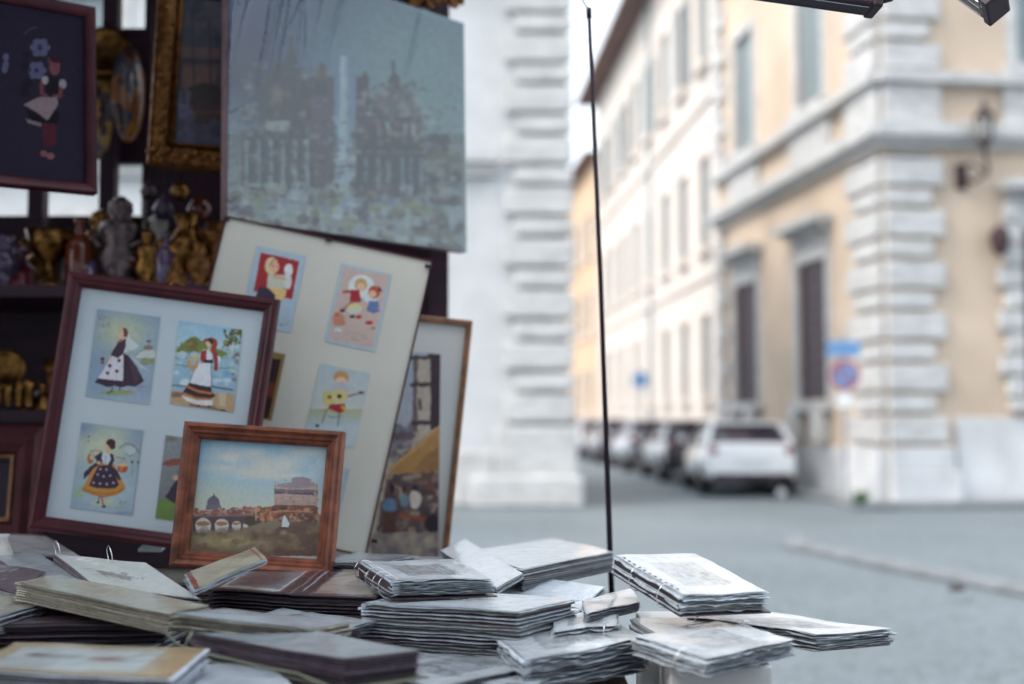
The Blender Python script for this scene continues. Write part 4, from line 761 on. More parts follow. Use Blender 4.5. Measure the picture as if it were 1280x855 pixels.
for i in range(24): y = .22 + i * .033; fold(0, y + .06, rr.uniform(.07, .15), y - rr.uniform(.0, .05), rr.uniform(.003, .006), rr.uniform(.002, .0045))
for i in range(18): y = .05 + i * .055; fold(1, min(.99, y + rr.uniform(.05, .2)), rr.uniform(.72, .9), y - .06, rr.uniform(.003, .006), rr.uniform(.001, .003))
for i in range(10): x = .1 + .8 * rr.random(); fold(x, 1, x + rr.uniform(-.1, .1), rr.uniform(.7, .9), rr.uniform(.003, .006), rr.uniform(.001, .003))
hgt += fbm(nv, nu, 7, 5) * .002
m = MB(); vs = []
for j in range(nv):
    for i in range(nu): vs.append(p.pt(p.W * u[j, i], p.H * v[j, i], .0015 + hgt[j, i]))
m.add(vs, [(j * nu + i, j * nu + i + 1, (j + 1) * nu + i + 1, (j + 1) * nu + i) for j in range(nv - 1) for i in range(nu - 1)])
m.build('plastic_film', M['film'], f5, smooth=True)
# --- F6 : carved gilt frame with sailing ship
p = Panel((199, -40), (345, -22), (184, 207), 3.42, 3.5, 3.40)
f6 = empty('gilt_framed_painting', base(p), 'carved gilt frame with a dark sailing ship painting, hanging in the stall', 'picture frame', 'pictures on show')
p.ring([(0, -.03), (0, .02), (.006, .028), (.012, .02), (.02, .022), (.035, .036), (.05, .03), (.062, .012), (.066, .02), (.072, .016), (.075, -.004)]).build('frame', M['gilt'], f6)
m = MB(); rr = random.Random(4)
for sdn in range(4):
    n = 26
    for i in range(n):
        t = (i + .5) / n; a_ = .035 + .009 * math.sin(i * 2.1)
        q = [p.pt(p.W * t, a_, .034), p.pt(p.W - a_, p.H * t, .034), p.pt(p.W * t, p.H - a_, .034), p.pt(a_, p.H * t, .034)][sdn]
        r_ = rr.uniform(.007, .013); m.lathe(q - p.n * .005, [(r_, 0), (r_ * .9, r_ * .5), (r_ * .5, r_ * .9), (.001, r_)], 7, (p.n + p.x * rr.uniform(-.5, .5) + p.y * rr.uniform(-.5, .5)))
m.build('carving', M['gilt'], f6, smooth=True)
c = Canvas(90, 150, p.pt(.07, .07, -.002), p.pt(p.W - .07, .07, -.002), p.pt(.07, p.H - .07, -.002), 0, 0, 3.29, 2, 81)
c.grad(-200, (60, 66, 90), 230, (74, 76, 96)); c.grad(230, (80, 70, 85), 700, (62, 60, 90)); c.dabs(50, 700, 0, 950, 300, 28, [(50, 50, 72), (85, 85, 100), (95, 80, 85)], .5, 1); c.poly([(745, 190), (900, 200), (905, 240), (740, 235)], (125, 95, 90)); c.line([(730, 250), (920, 255)], 12, (50, 30, 45)); c.poly([(755, 270), (890, 275), (880, 400), (780, 420), (745, 350)], (130, 95, 85)); c.line([(790, 40), (800, 420)], 9, (45, 28, 40)); c.line([(860, 60), (870, 400)], 9, (45, 28, 40)); c.ell(840, 400, 85, 60, (50, 22, 30)); c.ell(840, 465, 85, 45, (66, 30, 34)); c.line([(770, 460), (920, 465)], 10, (135, 70, 40)); c.dabs(70, 690, 380, 780, 600, 18, [(110, 115, 150), (80, 80, 115), (135, 135, 160)], .5, 3); c.dabs(60, 700, 500, 950, 640, 20, [(70, 66, 95), (95, 92, 120), (50, 40, 66)], .5, 4); c.mottle(.2); c.build('painting', M['oil'], f6)
# --- F7 : needlework on black
p = Panel((-60, -22), (118, 11), (-60, 226), 2.85, 3.05, 2.83)
p2 = P(110, 245, 3.03)
f7 = empty('framed_needlework', base(p), 'dark framed needlework of a woman in apron below pale flowers', 'picture frame', 'pictures on show')
p.ring([(0, -.02), (0, .012), (.004, .016), (.012, .014), (.02, .01), (.026, .004), (.026, -.005)]).build('frame', M['wood_dark'], f7)
c = Canvas(170, 230, p.pt(.02, .02, -.003), p.pt(p.W - .02, .02, -.003), p.pt(.02, p.H - .02, -.003), 0, 0, 3.29, 1.2, 91)
c.fill((44, 36, 54)); pet = (92, 92, 118)
for (x, y, r) in ((165, 195, 26), (150, 290, 24)):
    for k in range(6): a_ = k * 1.047; c.ell(x + math.cos(a_) * r, y + math.sin(a_) * r, 17, 14, pet)
    c.ell(x, y, 10, 10, (60, 50, 80))
for (x, y) in ((25, 235), (25, 265), (20, 285)): c.ell(x, y, 12, 17, pet)
c.line([(100, 140), (125, 120), (150, 110)], 6, (75, 75, 90)); c.ell(225, 275, 22, 34, (115, 72, 80)); c.ell(232, 245, 22, 14, (60, 25, 40)); c.line([(205, 260), (200, 240)], 10, (110, 70, 78)); c.poly([(190, 320), (240, 320), (245, 400), (190, 395)], (30, 18, 34)); c.ell(185, 330, 14, 18, (150, 140, 145)); c.ell(258, 345, 15, 20, (145, 138, 145)); c.line([(170, 345), (172, 385), (190, 395)], 20, (118, 70, 76)); c.line([(250, 365), (248, 395), (225, 395)], 20, (118, 70, 76))
c.poly([(95, 430), (160, 400), (235, 400), (240, 430), (195, 495), (150, 460)], (135, 118, 122)); c.poly([(105, 455), (150, 465), (195, 497), (235, 450), (245, 480), (235, 515), (130, 500)], (26, 14, 28)); c.poly([(105, 488), (170, 505), (170, 522), (115, 505)], (120, 110, 118)); c.poly([(172, 505), (236, 510), (225, 600), (180, 600)], (82, 32, 46)); c.ell(180, 632, 14, 14, (125, 85, 85)); c.ell(208, 642, 16, 14, (130, 90, 88)); c.dabs(10, 90, 190, 120, 400, 16, [(34, 24, 48), (30, 20, 40)], .7, 2)
c.mottle(.2, 90); c.build('embroidery', M['embroidery'], f7)
p.sheet(.01, .01, p.W - .01, p.H - .01, -.016, -.005).build('backing', M['felt'], f7)
# --- frames standing low at far left
p = Panel((-70, 532), (60, 532), (-70, 690), 3.35, 3.35, 3.3)
f8 = empty('old_frame', base(p), 'old brown frame standing low at the left behind the card frame', 'picture frame', 'pictures on show')
p.ring([(0, -.02), (0, .01), (.01, .02), (.03, .012), (.05, .022), (.075, .01), (.08, -.004)]).build('frame', M['wood_dark'], f8)
p.ring([(.08, -.003), (.082, .014), (.092, .01), (.094, -.004)]).build('slip', M['wood_gold'], f8); p.sheet(.09, .09, p.W - .09, p.H - .09, -.015, -.005).build('painting', M['felt'], f8)
# ================================================================== TRINKETS
def prof(kind):
    return {'vase': [(.02, 0), (.024, .004), (.012, .012), (.03, .04), (.036, .06), (.02, .085), (.012, .1), (.02, .118)],
            'bell': [(.036, 0), (.034, .006), (.026, .03), (.02, .05), (.008, .062), (.005, .075), (.01, .085), (.004, .095)],
            'candlestick': [(.032, 0), (.03, .006), (.008, .014), (.006, .03), (.013, .04), (.006, .05), (.009, .075), (.02, .09), (.014, .092), (.014, .108)],
            'bottle': [(.02, 0), (.022, .004), (.022, .07), (.014, .084), (.008, .09), (.008, .11), (.01, .112), (.01, .118)],
            'figurine': [(.03, 0), (.028, .008), (.016, .014), (.024, .035), (.018, .055), (.023, .072), (.02, .084), (.008, .09), (.013, .1), (.012, .112), (.004, .12)],
            'cup': [(.02, 0), (.018, .004), (.006, .01), (.006, .03), (.022, .044), (.028, .07), (.026, .07)],
            'obelisk': [(.02, 0), (.02, .015), (.014, .016), (.008, .11), (.001, .125)]}[kind]
def trinket(kind, mt, px, yb, y, h, label, cat=None, seg=14, wide=1.0, z=None):
    b = P(px, yb, y)
    if z is not None: b.z = z
    sc_ = h / prof(kind)[-1][1]; m = MB()
    m.lathe(b, [(r * sc_ * wide, hh * sc_) for r, hh in prof(kind)], seg if kind != 'obelisk' else 4)
    if kind == 'figurine':
        for sg in (-1, 1): m.tube([b + V((sg * .018 * sc_, 0, .08 * sc_)), b + V((sg * .034 * sc_, -.006, .062 * sc_)), b + V((sg * .02 * sc_, -.02 * sc_, .05 * sc_))], [.006 * sc_, .005 * sc_, .004 * sc_], 6)
        m.tube([b + V((.03 * sc_, -.01, .0)), b + V((.034 * sc_, -.01, .115 * sc_))], .0025 * sc_, 5)
    if kind == 'cup':
        for sg in (-1, 1): m.tube([b + V((sg * .024 * sc_, 0, .066 * sc_)), b + V((sg * .04 * sc_, 0, .056 * sc_)), b + V((sg * .022 * sc_, 0, .045 * sc_))], .003 * sc_, 5)
    if kind == 'vase': m.tube([b + V((.012 * sc_, 0, .1 * sc_)), b + V((.04 * sc_, 0, .085 * sc_)), b + V((.034 * sc_, 0, .055 * sc_))], .0035 * sc_, 5)
    return tag(m.build(kind, mt, None, smooth=kind != 'obelisk', base=b), label, cat or kind, 'souvenirs on the stall shelves')
B, PW = M['brass'], M['pewter']
T = [('vase', 'violet_glass', 5, 3.62, .16, 'small violet glass jug at the left end of the upper shelf'), ('bell', 'red_lacquer', 28, 3.66, .13, 'dark red bell next to the violet jug'),
     ('cup', 'brass', 62, 3.58, .17, 'brass cup beside the red bell, with two handles'), ('obelisk', 'pewter', 84, 3.7, .2, 'small pewter obelisk behind the brass cup'),
     ('bottle', 'amber', 99, 3.55, .20, 'amber bottle with brass top standing on the upper shelf'), ('figurine', 'brass', 125, 3.72, .26, 'brass figurine right of the amber bottle'),
     ('figurine', 'pewter', 149, 3.56, .27, 'largest pale metal figurine in the middle of the upper shelf'), ('candlestick', 'brass', 172, 3.68, .22, 'brass candlestick right of the pale figurine'),
     ('figurine', 'brass', 184, 3.55, .17, 'small brass figurine beside the candlestick'), ('bottle', 'violet_glass', 206, 3.55, .16, 'squat bluish bottle near the gilt frame'),
     ('vase', 'brass', 232, 3.6, .22, 'brass jug under the gilt frame'), ('figurine', 'gilt', 255, 3.7, .2, 'dark gilt figurine under the right of the gilt frame'),
     ('cup', 'gilt', 218, 3.78, .19, 'tall dark gilt trophy cup at the back of the shelf'), ('candlestick', 'gilt', 268, 3.6, .2, 'dark gilt candlestick beside the wrapped print'), ('bell', 'brass', 48, 3.8, .2, 'brass bell behind the two-handled cup'), ('figurine', 'gilt', 112, 3.85, .21, 'dark gilt figurine at the back behind the amber bottle'),
     ('vase', 'gilt', 165, 3.88, .24, 'tall dark gilt jug at the very back of the upper shelf'), ('figurine', 'white_china', 196, 3.7, .24, 'whitish china figurine between two brass pieces')]
for k, mt, px, y, h, lb_ in T: trinket(k, M[mt], px, 360, y, h, lb_, z=SZ + .001, wide=1.25 if k in ('figurine', 'bell') else 1.1)
rr = random.Random(77)
for i in range(16):
    px = rr.uniform(96, 272); k = rr.choice(['figurine', 'vase', 'candlestick', 'bell', 'bottle']); hh = rr.uniform(.07, .15)
    bx = P(px, 360, 3.85 if i < 6 else 3.52); m = MB(); s_ = hh / prof(k)[-1][1]; b = V((bx.x, 3.93 - rr.random() * .04 if i < 6 else 3.535 + rr.random() * .02, SZ + .001)); m.lathe(b, [(r * s_, h * s_) for r, h in prof(k)], 12)
    tag(m.build('trinket', M[rr.choice(['gilt', 'gilt', 'brass', 'red_lacquer', 'violet_glass'])], None, smooth=True, base=b), 'tiny dark trinket crowded among the brassware on the upper shelf', 'ornament', 'tiny trinkets on the upper shelf')
T2 = [('cup', 'brass', 30, 3.6, .09, 'brass egg cup on the lower shelf'), ('bell', 'brass', 52, 3.6, .08, 'little brass bell on the lower shelf'), ('vase', 'pewter', 40, 3.75, .1, 'pewter jug behind the little bell'), ('candlestick', 'gilt', 62, 3.7, .16, 'dark gilt candlestick at the right of the lower shelf')]
for k, mt, px, y, h, lb_ in T2: trinket(k, M[mt], px, 513, y, h, lb_, z=SZ2 + .001)
def dish(px, py, y, r, label, mt=None, tilt=.15, rim=None):
    b = P(px, py, y); m = MB(); ax = V((.15, -1, tilt))
    m.lathe(b, [(.001, .0), (r * .62, .0), (r * .78, .006), (r * .8, .012), (r * .84, .006), (r, .014), (r, .02), (r * .82, .016), (r * .6, .008), (.001, .008)], 32, ax)
    return tag(m.build('dish', mt or B, None, smooth=True, base=b), label, 'dish', 'souvenirs on the stall shelves')
dish(8, 462, 3.7, .06, 'round gilt dish propped on the lower shelf')
dish(133, 66, 3.92, .085, 'round gold plate hanging behind the oval masks'); dish(128, 105, 3.93, .10, 'large brass tray hanging behind the oval masks')
m = MB(); b = P(18, 512, 3.56); b.z = SZ2 + .001
for i in range(4): m.lathe(b + V((i * .03 - .05, .0, .012 + (i % 2) * .0)), [(.012, 0), (.013, .05), (.012, .056)], 10)
tag(m.build('brass_tubes', B, None, base=b), 'short upright brass tubes at the front of the lower shelf', 'ornament', 'souvenirs on the stall shelves')
# oval decorated mask (rounded, patterned with patches)
def mask(px, py, y, rx, rz, turn, seed, label, cols):
    ctr = P(px, py, y); nu, nv = 40, 70; m = MB(); vs = []; cs = []; rr = random.Random(seed)
    pts = [(rr.uniform(-1, 1), rr.uniform(-1, 1), rr.choice(cols)) for _ in range(26)]
    rt = Matrix.Rotation(turn, 3, 'Z')
    for j in range(nv + 1):
        for i in range(nu + 1):
            a = (i / nu * 2 - 1); b_ = (j / nv * 2 - 1); ww = math.sqrt(max(0, 1 - b_ * b_)); x = a * ww; d2 = x * x + b_ * b_
            dep = .5 * math.sqrt(max(0, 1 - d2 * .98)) + .16 * math.exp(-(x / .12) ** 2) * math.exp(-((b_ - .05) / .3) ** 2)
            eye = ((abs(x) - .42) / .22) ** 2 + ((b_ - .2) / .09) ** 2 < 1
            q = rt @ V((x * rx, -dep * rx * 1.1, b_ * rz)); vs.append(ctr + q)
            nearest = min(pts, key=lambda t: (t[0] - x) ** 2 + (t[1] - b_) ** 2 * 2); dd = sorted(((t[0] - x) ** 2 + (t[1] - b_) ** 2 * 2) ** .5 for t in pts)[:2]
            cc = lin(nearest[2]) if dd[1] - dd[0] > .035 else lin((120, 85, 45))
            if eye: cc = (.01, .006, .01)
            cs.append(cc)
    m.add(vs, [(j * (nu + 1) + i, j * (nu + 1) + i + 1, (j + 1) * (nu + 1) + i + 1, (j + 1) * (nu + 1) + i) for j in range(nv) for i in range(nu)]); m.c = cs
    o = m.build('mask', M['mask'], None, smooth=True, base=ctr); tag(o, label, 'mask', 'souvenirs on the stall shelves')
M['mask'] = attrmat('painted_mask', .3, coat=.6, var=.2, vscale=80)
mask(160, 118, 3.72, .052, .155, .45, 3, 'long oval gold mask with red and blue patches hanging by the gilt frame', [(150, 90, 40), (130, 72, 34), (155, 100, 45), (110, 28, 32), (135, 82, 40), (140, 85, 40), (60, 56, 75), (60, 30, 35)])
mask(126, 150, 3.8, .045, .13, -.3, 9, 'dark and gold mask partly hidden behind the needlework frame', [(60, 30, 30), (170, 130, 60), (40, 25, 35), (150, 120, 50), (60, 40, 50)])
# hanging cluster of glassy beads and lamp left of the gilt frame
hb = P(270, 245, 3.5)
for i, (px, py, mt, r, lb_) in enumerate(((225, 240, 'brass', .03, 'brass ball hanging below the gilt frame'), (205, 262, 'violet_glass', .035, 'violet glass ball below the gilt frame'), (250, 262, 'amber', .04, 'amber glass ball below the gilt frame'), (186, 240, 'pewter', .028, 'small grey metal ball near the gilt frame corner'), (240, 292, 'brass', .026, 'lowest brass ball below the gilt frame'))):
    q = P(px, py, 3.62 + .03 * i); m = MB(); m.lathe(q, [(.001, -r), (r * .6, -r * .8), (r, 0), (r * .6, r * .8), (r * .2, r), (r * .18, r * 1.3)], 16); m.tube([q + V((0, 0, r * 1.2)), V((q.x, q.y, 3.095))], .0012, 4)
    tag(m.build('hanging_bauble', M[mt], None, smooth=True, base=q), lb_, 'bauble', 'baubles hanging in the stall')
# dark carved swag on top of the wrapped print
m = MB(); rr = random.Random(8)
for i in range(22): q = P(480 + i * 4.4, rr.uniform(-16, 2) + i * .35, 3.78); r_ = rr.uniform(.012, .03); m.lathe(q, [(.001, -r_), (r_, -r_ * .2), (r_ * .8, r_ * .6), (.001, r_)], 7, (rr.uniform(-1, 1), rr.uniform(-1, 1), 1))
q = P(530, -20, 3.8); m.tube([P(470, -14, 3.78), P(530, -6, 3.78), P(580, 2, 3.78)], .012, 6)
tag(m.build('carved_garland', M['gilt'], None, base=q), 'dark carved garland hanging above the wrapped print', 'ornament')
# china vase, extreme left edge
m = MB(); b = P(-3, 690, 2.75); b.z = .972; m.lathe(b, [(.03, 0), (.035, .01), (.03, .08), (.042, .14), (.03, .18), (.022, .2), (.026, .21)], 18); tag(m.build('china_vase', M['white_china'], None, smooth=True, base=b), 'white china vase at the left edge of the table', 'vase')
# ================================================================== BINDERS OF PRINTS
PAL = {'dark': [(66, 46, 58), (86, 62, 72), (52, 36, 50), (104, 84, 88), (74, 50, 62)],
       'mid': [(110, 82, 88), (84, 58, 68), (72, 48, 60), (170, 160, 152), (70, 46, 58), (125, 100, 98)],
       'light': [(130, 110, 112), (110, 88, 94), (185, 176, 170), (90, 68, 78), (160, 140, 130)],
       'tan': [(185, 172, 152), (160, 145, 130), (200, 190, 172), (140, 122, 115), (175, 160, 140)],
       'ruff': [(120, 110, 124), (98, 80, 96), (165, 165, 176), (86, 64, 80), (140, 132, 142)]}
def add_grid(m, fn, nu, nv, th, col):
    vs = [fn(i / nu, j / nv, 0) for j in range(nv + 1) for i in range(nu + 1)] + [fn(i / nu, j / nv, -th) for j in range(nv + 1) for i in range(nu + 1)]
    N_ = (nu + 1) * (nv + 1); fs = []
    for j in range(nv):
        for i in range(nu):
            a = j * (nu + 1) + i; fs.append((a, a + 1, a + nu + 2, a + nu + 1)); fs.append((N_ + a + nu + 1, N_ + a + nu + 2, N_ + a + 1, N_ + a))
    for i in range(nu):
        a = i; fs.append((a + 1, a, N_ + a, N_ + a + 1)); a = nv * (nu + 1) + i; fs.append((a, a + 1, N_ + a + 1, N_ + a))
    for j in range(nv):
        a = j * (nu + 1); b = a + nu + 1; fs.append((a, b, N_ + b, N_ + a)); a += nu; b += nu; fs.append((b, a, N_ + a, N_ + b))
    m.add(vs, fs, col)
def binder(label, A, B_, C, t, n, pal='mid', seed=0, rings=None, top='plain', ruffle=.0015, wave=.002, cover=None, holes=None, jit=.003, sleeve=(196, 206, 216), ringr=None, name='print_binder', cat='binder', sag=0, pts=None, bead=True, group='binders heaped on the table', ringR=None, spine=None):
    rr = random.Random(seed * 13 + 5)
    if pts: a, b, c = [V(q) for q in pts]
    else: a, b, c = G(*A), G(*B_), G(*C)
    E1 = b - a; E2 = c - b; E2b = E2 - E1 * (E2.dot(E1) / E1.length_squared) * .0; E2 = E2b
    nrm = E1.cross(E2).normalized()
    if nrm.z < 0: nrm = -nrm
    l1, l2 = E1.length, E2.length; o0 = a - nrm * t
    root = empty(name, (a + E1 * .5 + E2 * .5) - nrm * t, label, cat, group)
    ph = [rr.uniform(0, 6.28) for _ in range(6)]
    def wv(u, v, k): return wave * k * (math.sin(u * 3.6 + ph[0]) * math.cos(v * 2.9 + ph[1]) + .4 * math.sin(u * 9 + v * 6 + ph[2]))
    def sagf(u, v): return -sag * (max(0, u - .45) ** 2 * 2.5)
    def P_(u, v, h, k, du=0, dv=0, nz=0): return o0 + E1 * u + E2 * v + nrm * (h + wv(u, v, k) + nz) + V((0, 0, sagf(u, v))) + E1.normalized() * du + E2.normalized() * dv
    m = MB(); pitch = t / n; cols = PAL[pal]; lastcol = None
    for k in range(n):
        kk = (k + 1) / n; ox, oy = rr.uniform(-jit, jit), rr.uniform(-jit, jit); rot = rr.uniform(-.008, .008); base_h = pitch * k
        col = lin(rr.choice(cols)); f = rr.uniform(.25, .62); col = tuple(x * f for x in col)
        e = [[rr.uniform(-1, 1) for _ in range(14)] for _ in range(4)]; ths = pitch * rr.uniform(.4, .62)
        ind = rr.uniform(.0035, .009); ins = ind / l1; inv = ind / l2
        if k < n - 1 or True:
            def fc(u, v, dz): return P_(ins + u * (1 - 2 * ins), inv + v * (1 - 2 * inv), base_h + ths + dz, kk, ox - rot * (v - .5) * l2, oy + rot * (u - .5) * l1)
            add_grid(m, fc, 8, 6, ths, col)
        sf = rr.uniform(.38, .95); scol = tuple(x * sf for x in lin(sleeve)); hs_ = pitch * .96; thp = pitch * rr.uniform(.1, .2); nu, nv = 13, 9
        def fs_(u, v, dz):
            iu = min(12, int(u * 13)); iv = min(12, int(v * 13))
            ed = (e[0][iu] if v == 0 else 0) * ruffle; ed2 = (e[1][iu] if v == 1 else 0) * ruffle; eu = (e[2][iv] if u == 0 else 0) * ruffle; eu2 = (e[3][iv] if u == 1 else 0) * ruffle
            edge = u in (0, 1) or v in (0, 1); dzz = 0
            if dz < 0 and bead and u < .001: dzz = -pitch * .6
            nzv = (e[0][iu] + e[2][iv]) * ruffle * .45 if edge else 0
            return P_(u, v, base_h + hs_ + dz + dzz, kk, ox * 1.3 - rot * (v - .5) * l2 + eu + eu2, oy * 1.3 + rot * (u - .5) * l1 + ed + ed2, min(nzv, pitch * .5))
        add_grid(m, fs_, nu, nv, thp, scol)
    m.build('pages', M['pages'], root)
    # the topmost sheet with its print, seen through the sleeve
    p00, p10, p01 = P_(0, 1, t, 1), P_(1, 1, t, 1), P_(0, 0, t, 1)
    w_, h_ = 110, 76; cc = Canvas(w_, h_, p00, p10, p01, 0, 0, 1, 0, seed + 3)
    X, Y = cc.u * 100, cc.v * 100; cc.X, cc.Y = X + (fbm(h_, w_, 20, seed) - .5) * 2, Y + (fbm(h_, w_, 20, seed + 1) - .5) * 2
    basec = {'plain': (196, 204, 212), 'sketch': (200, 206, 212), 'engraving': (186, 192, 198), 'tan': (172, 170, 156), 'white': (214, 218, 224), 'grey': (150, 158, 165), 'album': (96, 84, 92), 'dark': (110, 96, 104), 'smudge': (192, 196, 192), 'card': (186, 192, 192), 'bookcover': (170, 160, 138), 'photo': (140, 140, 148)}[top]
    cc.fill(basec)
    r2 = random.Random(seed + 99)
    if top in ('plain', 'sketch', 'engraving', 'white', 'photo', 'grey'):
        cc.rect(6, 6, 94, 94, tuple(min(235, x + 6) for x in basec)); cc.line([(9, 9), (91, 9), (91, 91), (9, 91), (9, 9)], .8, tuple(x - 26 for x in basec))
    if top in ('sketch', 'engraving', 'photo'):
        x0, x1, y0, y1 = 22, 78, 22, 80; dkc = 80 if top != 'sketch' else 50
        cc.rect(x0, y0, x1, y1, tuple(x - dkc // 2 for x in basec), .6)
        for i in range(90): dd_ = r2.randint(0, int(dkc * 1.3)); x = r2.uniform(x0, x1); y = r2.uniform(y0, y1); cc.ell(x, y, r2.uniform(1, 6), r2.uniform(1, 5), tuple(x_ - dd_ for x_ in basec), .35)
        for i in range(9): x = r2.uniform(x0, x1); cc.line([(x, r2.uniform(y0, 50)), (x + r2.uniform(-2, 2), y1 - 4)], .9, tuple(x_ - dkc * 1.6 for x_ in basec), .6)
        cc.line([(30, 86), (70, 86)], 1, tuple(x_ - 60 for x_ in basec), .6)
    if top == 'smudge':
        cc.poly([(32, 40), (58, 52), (52, 66), (28, 50)], (140, 135, 132)); cc.line([(58, 56), (68, 58), (70, 52), (74, 52)], 1.2, (60, 55, 60)); cc.dabs(40, 28, 42, 58, 62, 3, [(125, 120, 120), (150, 145, 140)], .5, 4)
    if top == 'card':
        cc.fill((178, 164, 138)); cc.rect(9, 14, 88, 86, (188, 196, 196)); cc.rect(82, 0, 100, 100, (178, 152, 112), .8); cc.ell(60, 50, 11, 9, (150, 85, 85), .85, .8); cc.ell(34, 42, 16, 8, (140, 130, 140), .7, .8); cc.ell(22, 38, 7, 6, (95, 70, 85), .8, .8); cc.line([(42, 48), (72, 54), (86, 44)], 3, (120, 125, 140), .6); cc.line([(12, 22), (86, 20)], 1.2, (150, 140, 125))
    if top == 'bookcover':
        cc.fill((160, 150, 128)); cc.rect(0, 0, 6, 100, (130, 60, 50)); cc.rect(92, 0, 95, 100, (150, 80, 60)); 
        for i in range(26): x = r2.uniform(14, 84); y = r2.uniform(20, 80); cc.line([(x, y), (x + r2.uniform(-9, 9), y + r2.uniform(-8, 8))], 1.6, (110, 96, 82), .6)
    if top == 'album':
        cc.rect(3, 6, 41, 97, (190, 196, 200)); cc.rect(5, 10, 39, 92, (128, 138, 146)); cc.ell(24, 34, 11, 18, (178, 186, 192), .9, .8); cc.ell(21, 74, 17, 22, (80, 74, 88), .9, .8); cc.rect(43, 0, 60, 100, (62, 44, 58)); cc.line([(49, 0), (49, 100)], 1.2, (150, 145, 155)); cc.line([(54, 8), (54, 92)], 1.6, (190, 190, 200)); cc.rect(62, 5, 98, 96, (165, 155, 145)); cc.ell(85, 70, 12, 22, (120, 88, 84), .7, .9)
    if top == 'photo': cc.ell(45, 40, 18, 26, (185, 190, 198), .8, .8); cc.ell(45, 75, 26, 22, (90, 88, 100), .8, .8)
    cc.mottle(.06, 14)
    uu, vv = cc.u, 1 - cc.v; ii = .012
    Wd = np.zeros((h_, w_, 3))
    for j in range(h_):
        for i in range(w_):
            q = P_(ii + uu[j, i] * (1 - 2 * ii), ii + vv[j, i] * (1 - 2 * ii), t + .0012, 1); Wd[j, i] = q
    cc.W = Wd; o = cc.build('top_print', M['topsheet'], root, 0)
    o.data.update()
    if spine:
        ms = MB(); q0, q1 = P_(-.012, .02, t * .04, 0), P_(-.012, .98, t * .04, 0); ms.obox(q0, q1 - q0, E1.normalized() * .004, nrm * t * .8); ms.build('spine', M[spine], root, bevel=.001)
    if cover:
        mc = MB(); add_grid(mc, lambda u, v, dz: P_(-.02 + u * 1.05, -.02 + v * 1.04, -.001 + dz, 0), 6, 5, .0025, None); mc.c = []; mc.build('cover', M[cover], root, smooth=False)
    if holes:
        for (q0, q1, vfix) in [holes]:
            mh = MB(); nh = 11
            for i in range(nh):
                v = q0 + (q1 - q0) * i / (nh - 1); ctr = P_(vfix, v, t + .0022, 1); du = E1.normalized() * .0022; dv = E2.normalized() * .0042
                mh.add([ctr - du - dv, ctr + du - dv, ctr + du + dv, ctr - du + dv], [(0, 1, 2, 3)])
            mh.build('punch_holes', M['hole'], root)
    if rings:
        ed, poss = rings
        for ps in poss:
            if ed == 'AD': u, v, ax, out = .03, ps, E2.normalized(), -E1.normalized()
            elif ed == 'BC': u, v, ax, out = .985, ps, E2.normalized(), E1.normalized()
            elif ed == 'AB': u, v, ax, out = ps, .035, E1.normalized(), -E2.normalized()
            else: u, v, ax, out = ps, .97, E1.normalized(), E2.normalized()
            R = ringR or ringr or (t * .5 + .007); ctr = P_(u, v, t * .5, .5) + out * .004
            if ringr: ctr = P_(u, v, t + ringr * .45, .5) + out * .002
            sq = rr.uniform(-.25, .25); w1 = (out + ax * sq).normalized()
            mr = MB(); mr.tube([ctr + w1 * math.cos(x) * R * .95 + nrm * math.sin(x) * R for x in np.linspace(0, 2 * math.pi, 25)[:-1]], .0011, 6, closed=True); mr.build('ring', M['chrome'], root, smooth=True)
    return root
# base layer on the table
def flat(label, x, y, w_, l_, z, t, rot, n=8, pal='dark', seed=0, top='dark', **k):
    if pal == 'dark': k['sleeve'] = (105, 95, 108)
    r = Matrix.Rotation(rot, 3, 'Z'); ex, ey = r @ V((w_, 0, 0)), r @ V((0, l_, 0)); a = V((x, y, z)) - ex / 2 - ey / 2
    return binder(label, None, None, None, t, n, pal, seed, top=top, pts=(a, a + ex, a + ex + ey), **k)
# right-hand heap --------------------------------------------------
binder('tallest stack of dark-edged sleeved prints with beaded left edge, centre of the heap', (451, 754, 1.10), (649, 766, 1.10), (723, 748, 1.10), .083, 13, 'mid', 1, top='plain', rings=('BC', [.93]), ringR=.027, ruffle=.002, jit=.004)
binder('white sleeved binder with four wire rings on its dark spine, on the tallest stack', (491, 727, 1.14), (617, 724, 1.14), (566, 699, 1.155), .03, 9, 'light', 2, rings=('AD', [.12, .3, .5, .85]), top='engraving', ruffle=.0022, cover='cover_black', spine='cover_black')
binder('pale sleeved stack lying lowest at the front centre', (540, 862, 1.02), (684, 832, 1.02), (600, 806, 1.02), .045, 8, 'light', 3, top='engraving')
binder('ragged dark stack of crumpled sleeves right of the tallest stack', (655, 826, 1.05), (810, 798, 1.05), (757, 770, 1.05), .058, 14, 'ruff', 4, top='engraving', ruffle=.0045, wave=.003)
binder('broad white binder with one chrome ring resting on the carton', (883, 825, 1.062), (993, 800, 1.062), (898, 776, 1.062), .03, 9, 'light', 5, rings=('AD', [.30]), top='sketch', ruffle=.003, wave=.003)
binder('binder with punched white strip and two rings, topmost at the right', (853, 745, 1.125), (961, 741, 1.12), (868, 692, 1.165), .034, 9, 'tan', 6, rings=('AD', [.2, .62]), holes=(.12, .9, .045), top='sketch', ruffle=.0025, cover='cover_black', spine='cover_black')
binder('thick pale binder at the back of the heap beside the black pole', (583, 690, 1.12), (654, 712, 1.12), (768, 690, 1.12), .046, 10, 'light', 7, top='white', wave=.002)
binder('bright white open folder lying across the back of the heap', (550, 688, 1.125), (622, 737, 1.105), (655, 717, 1.115), .012, 3, 'light', 8, top='white', wave=.001)
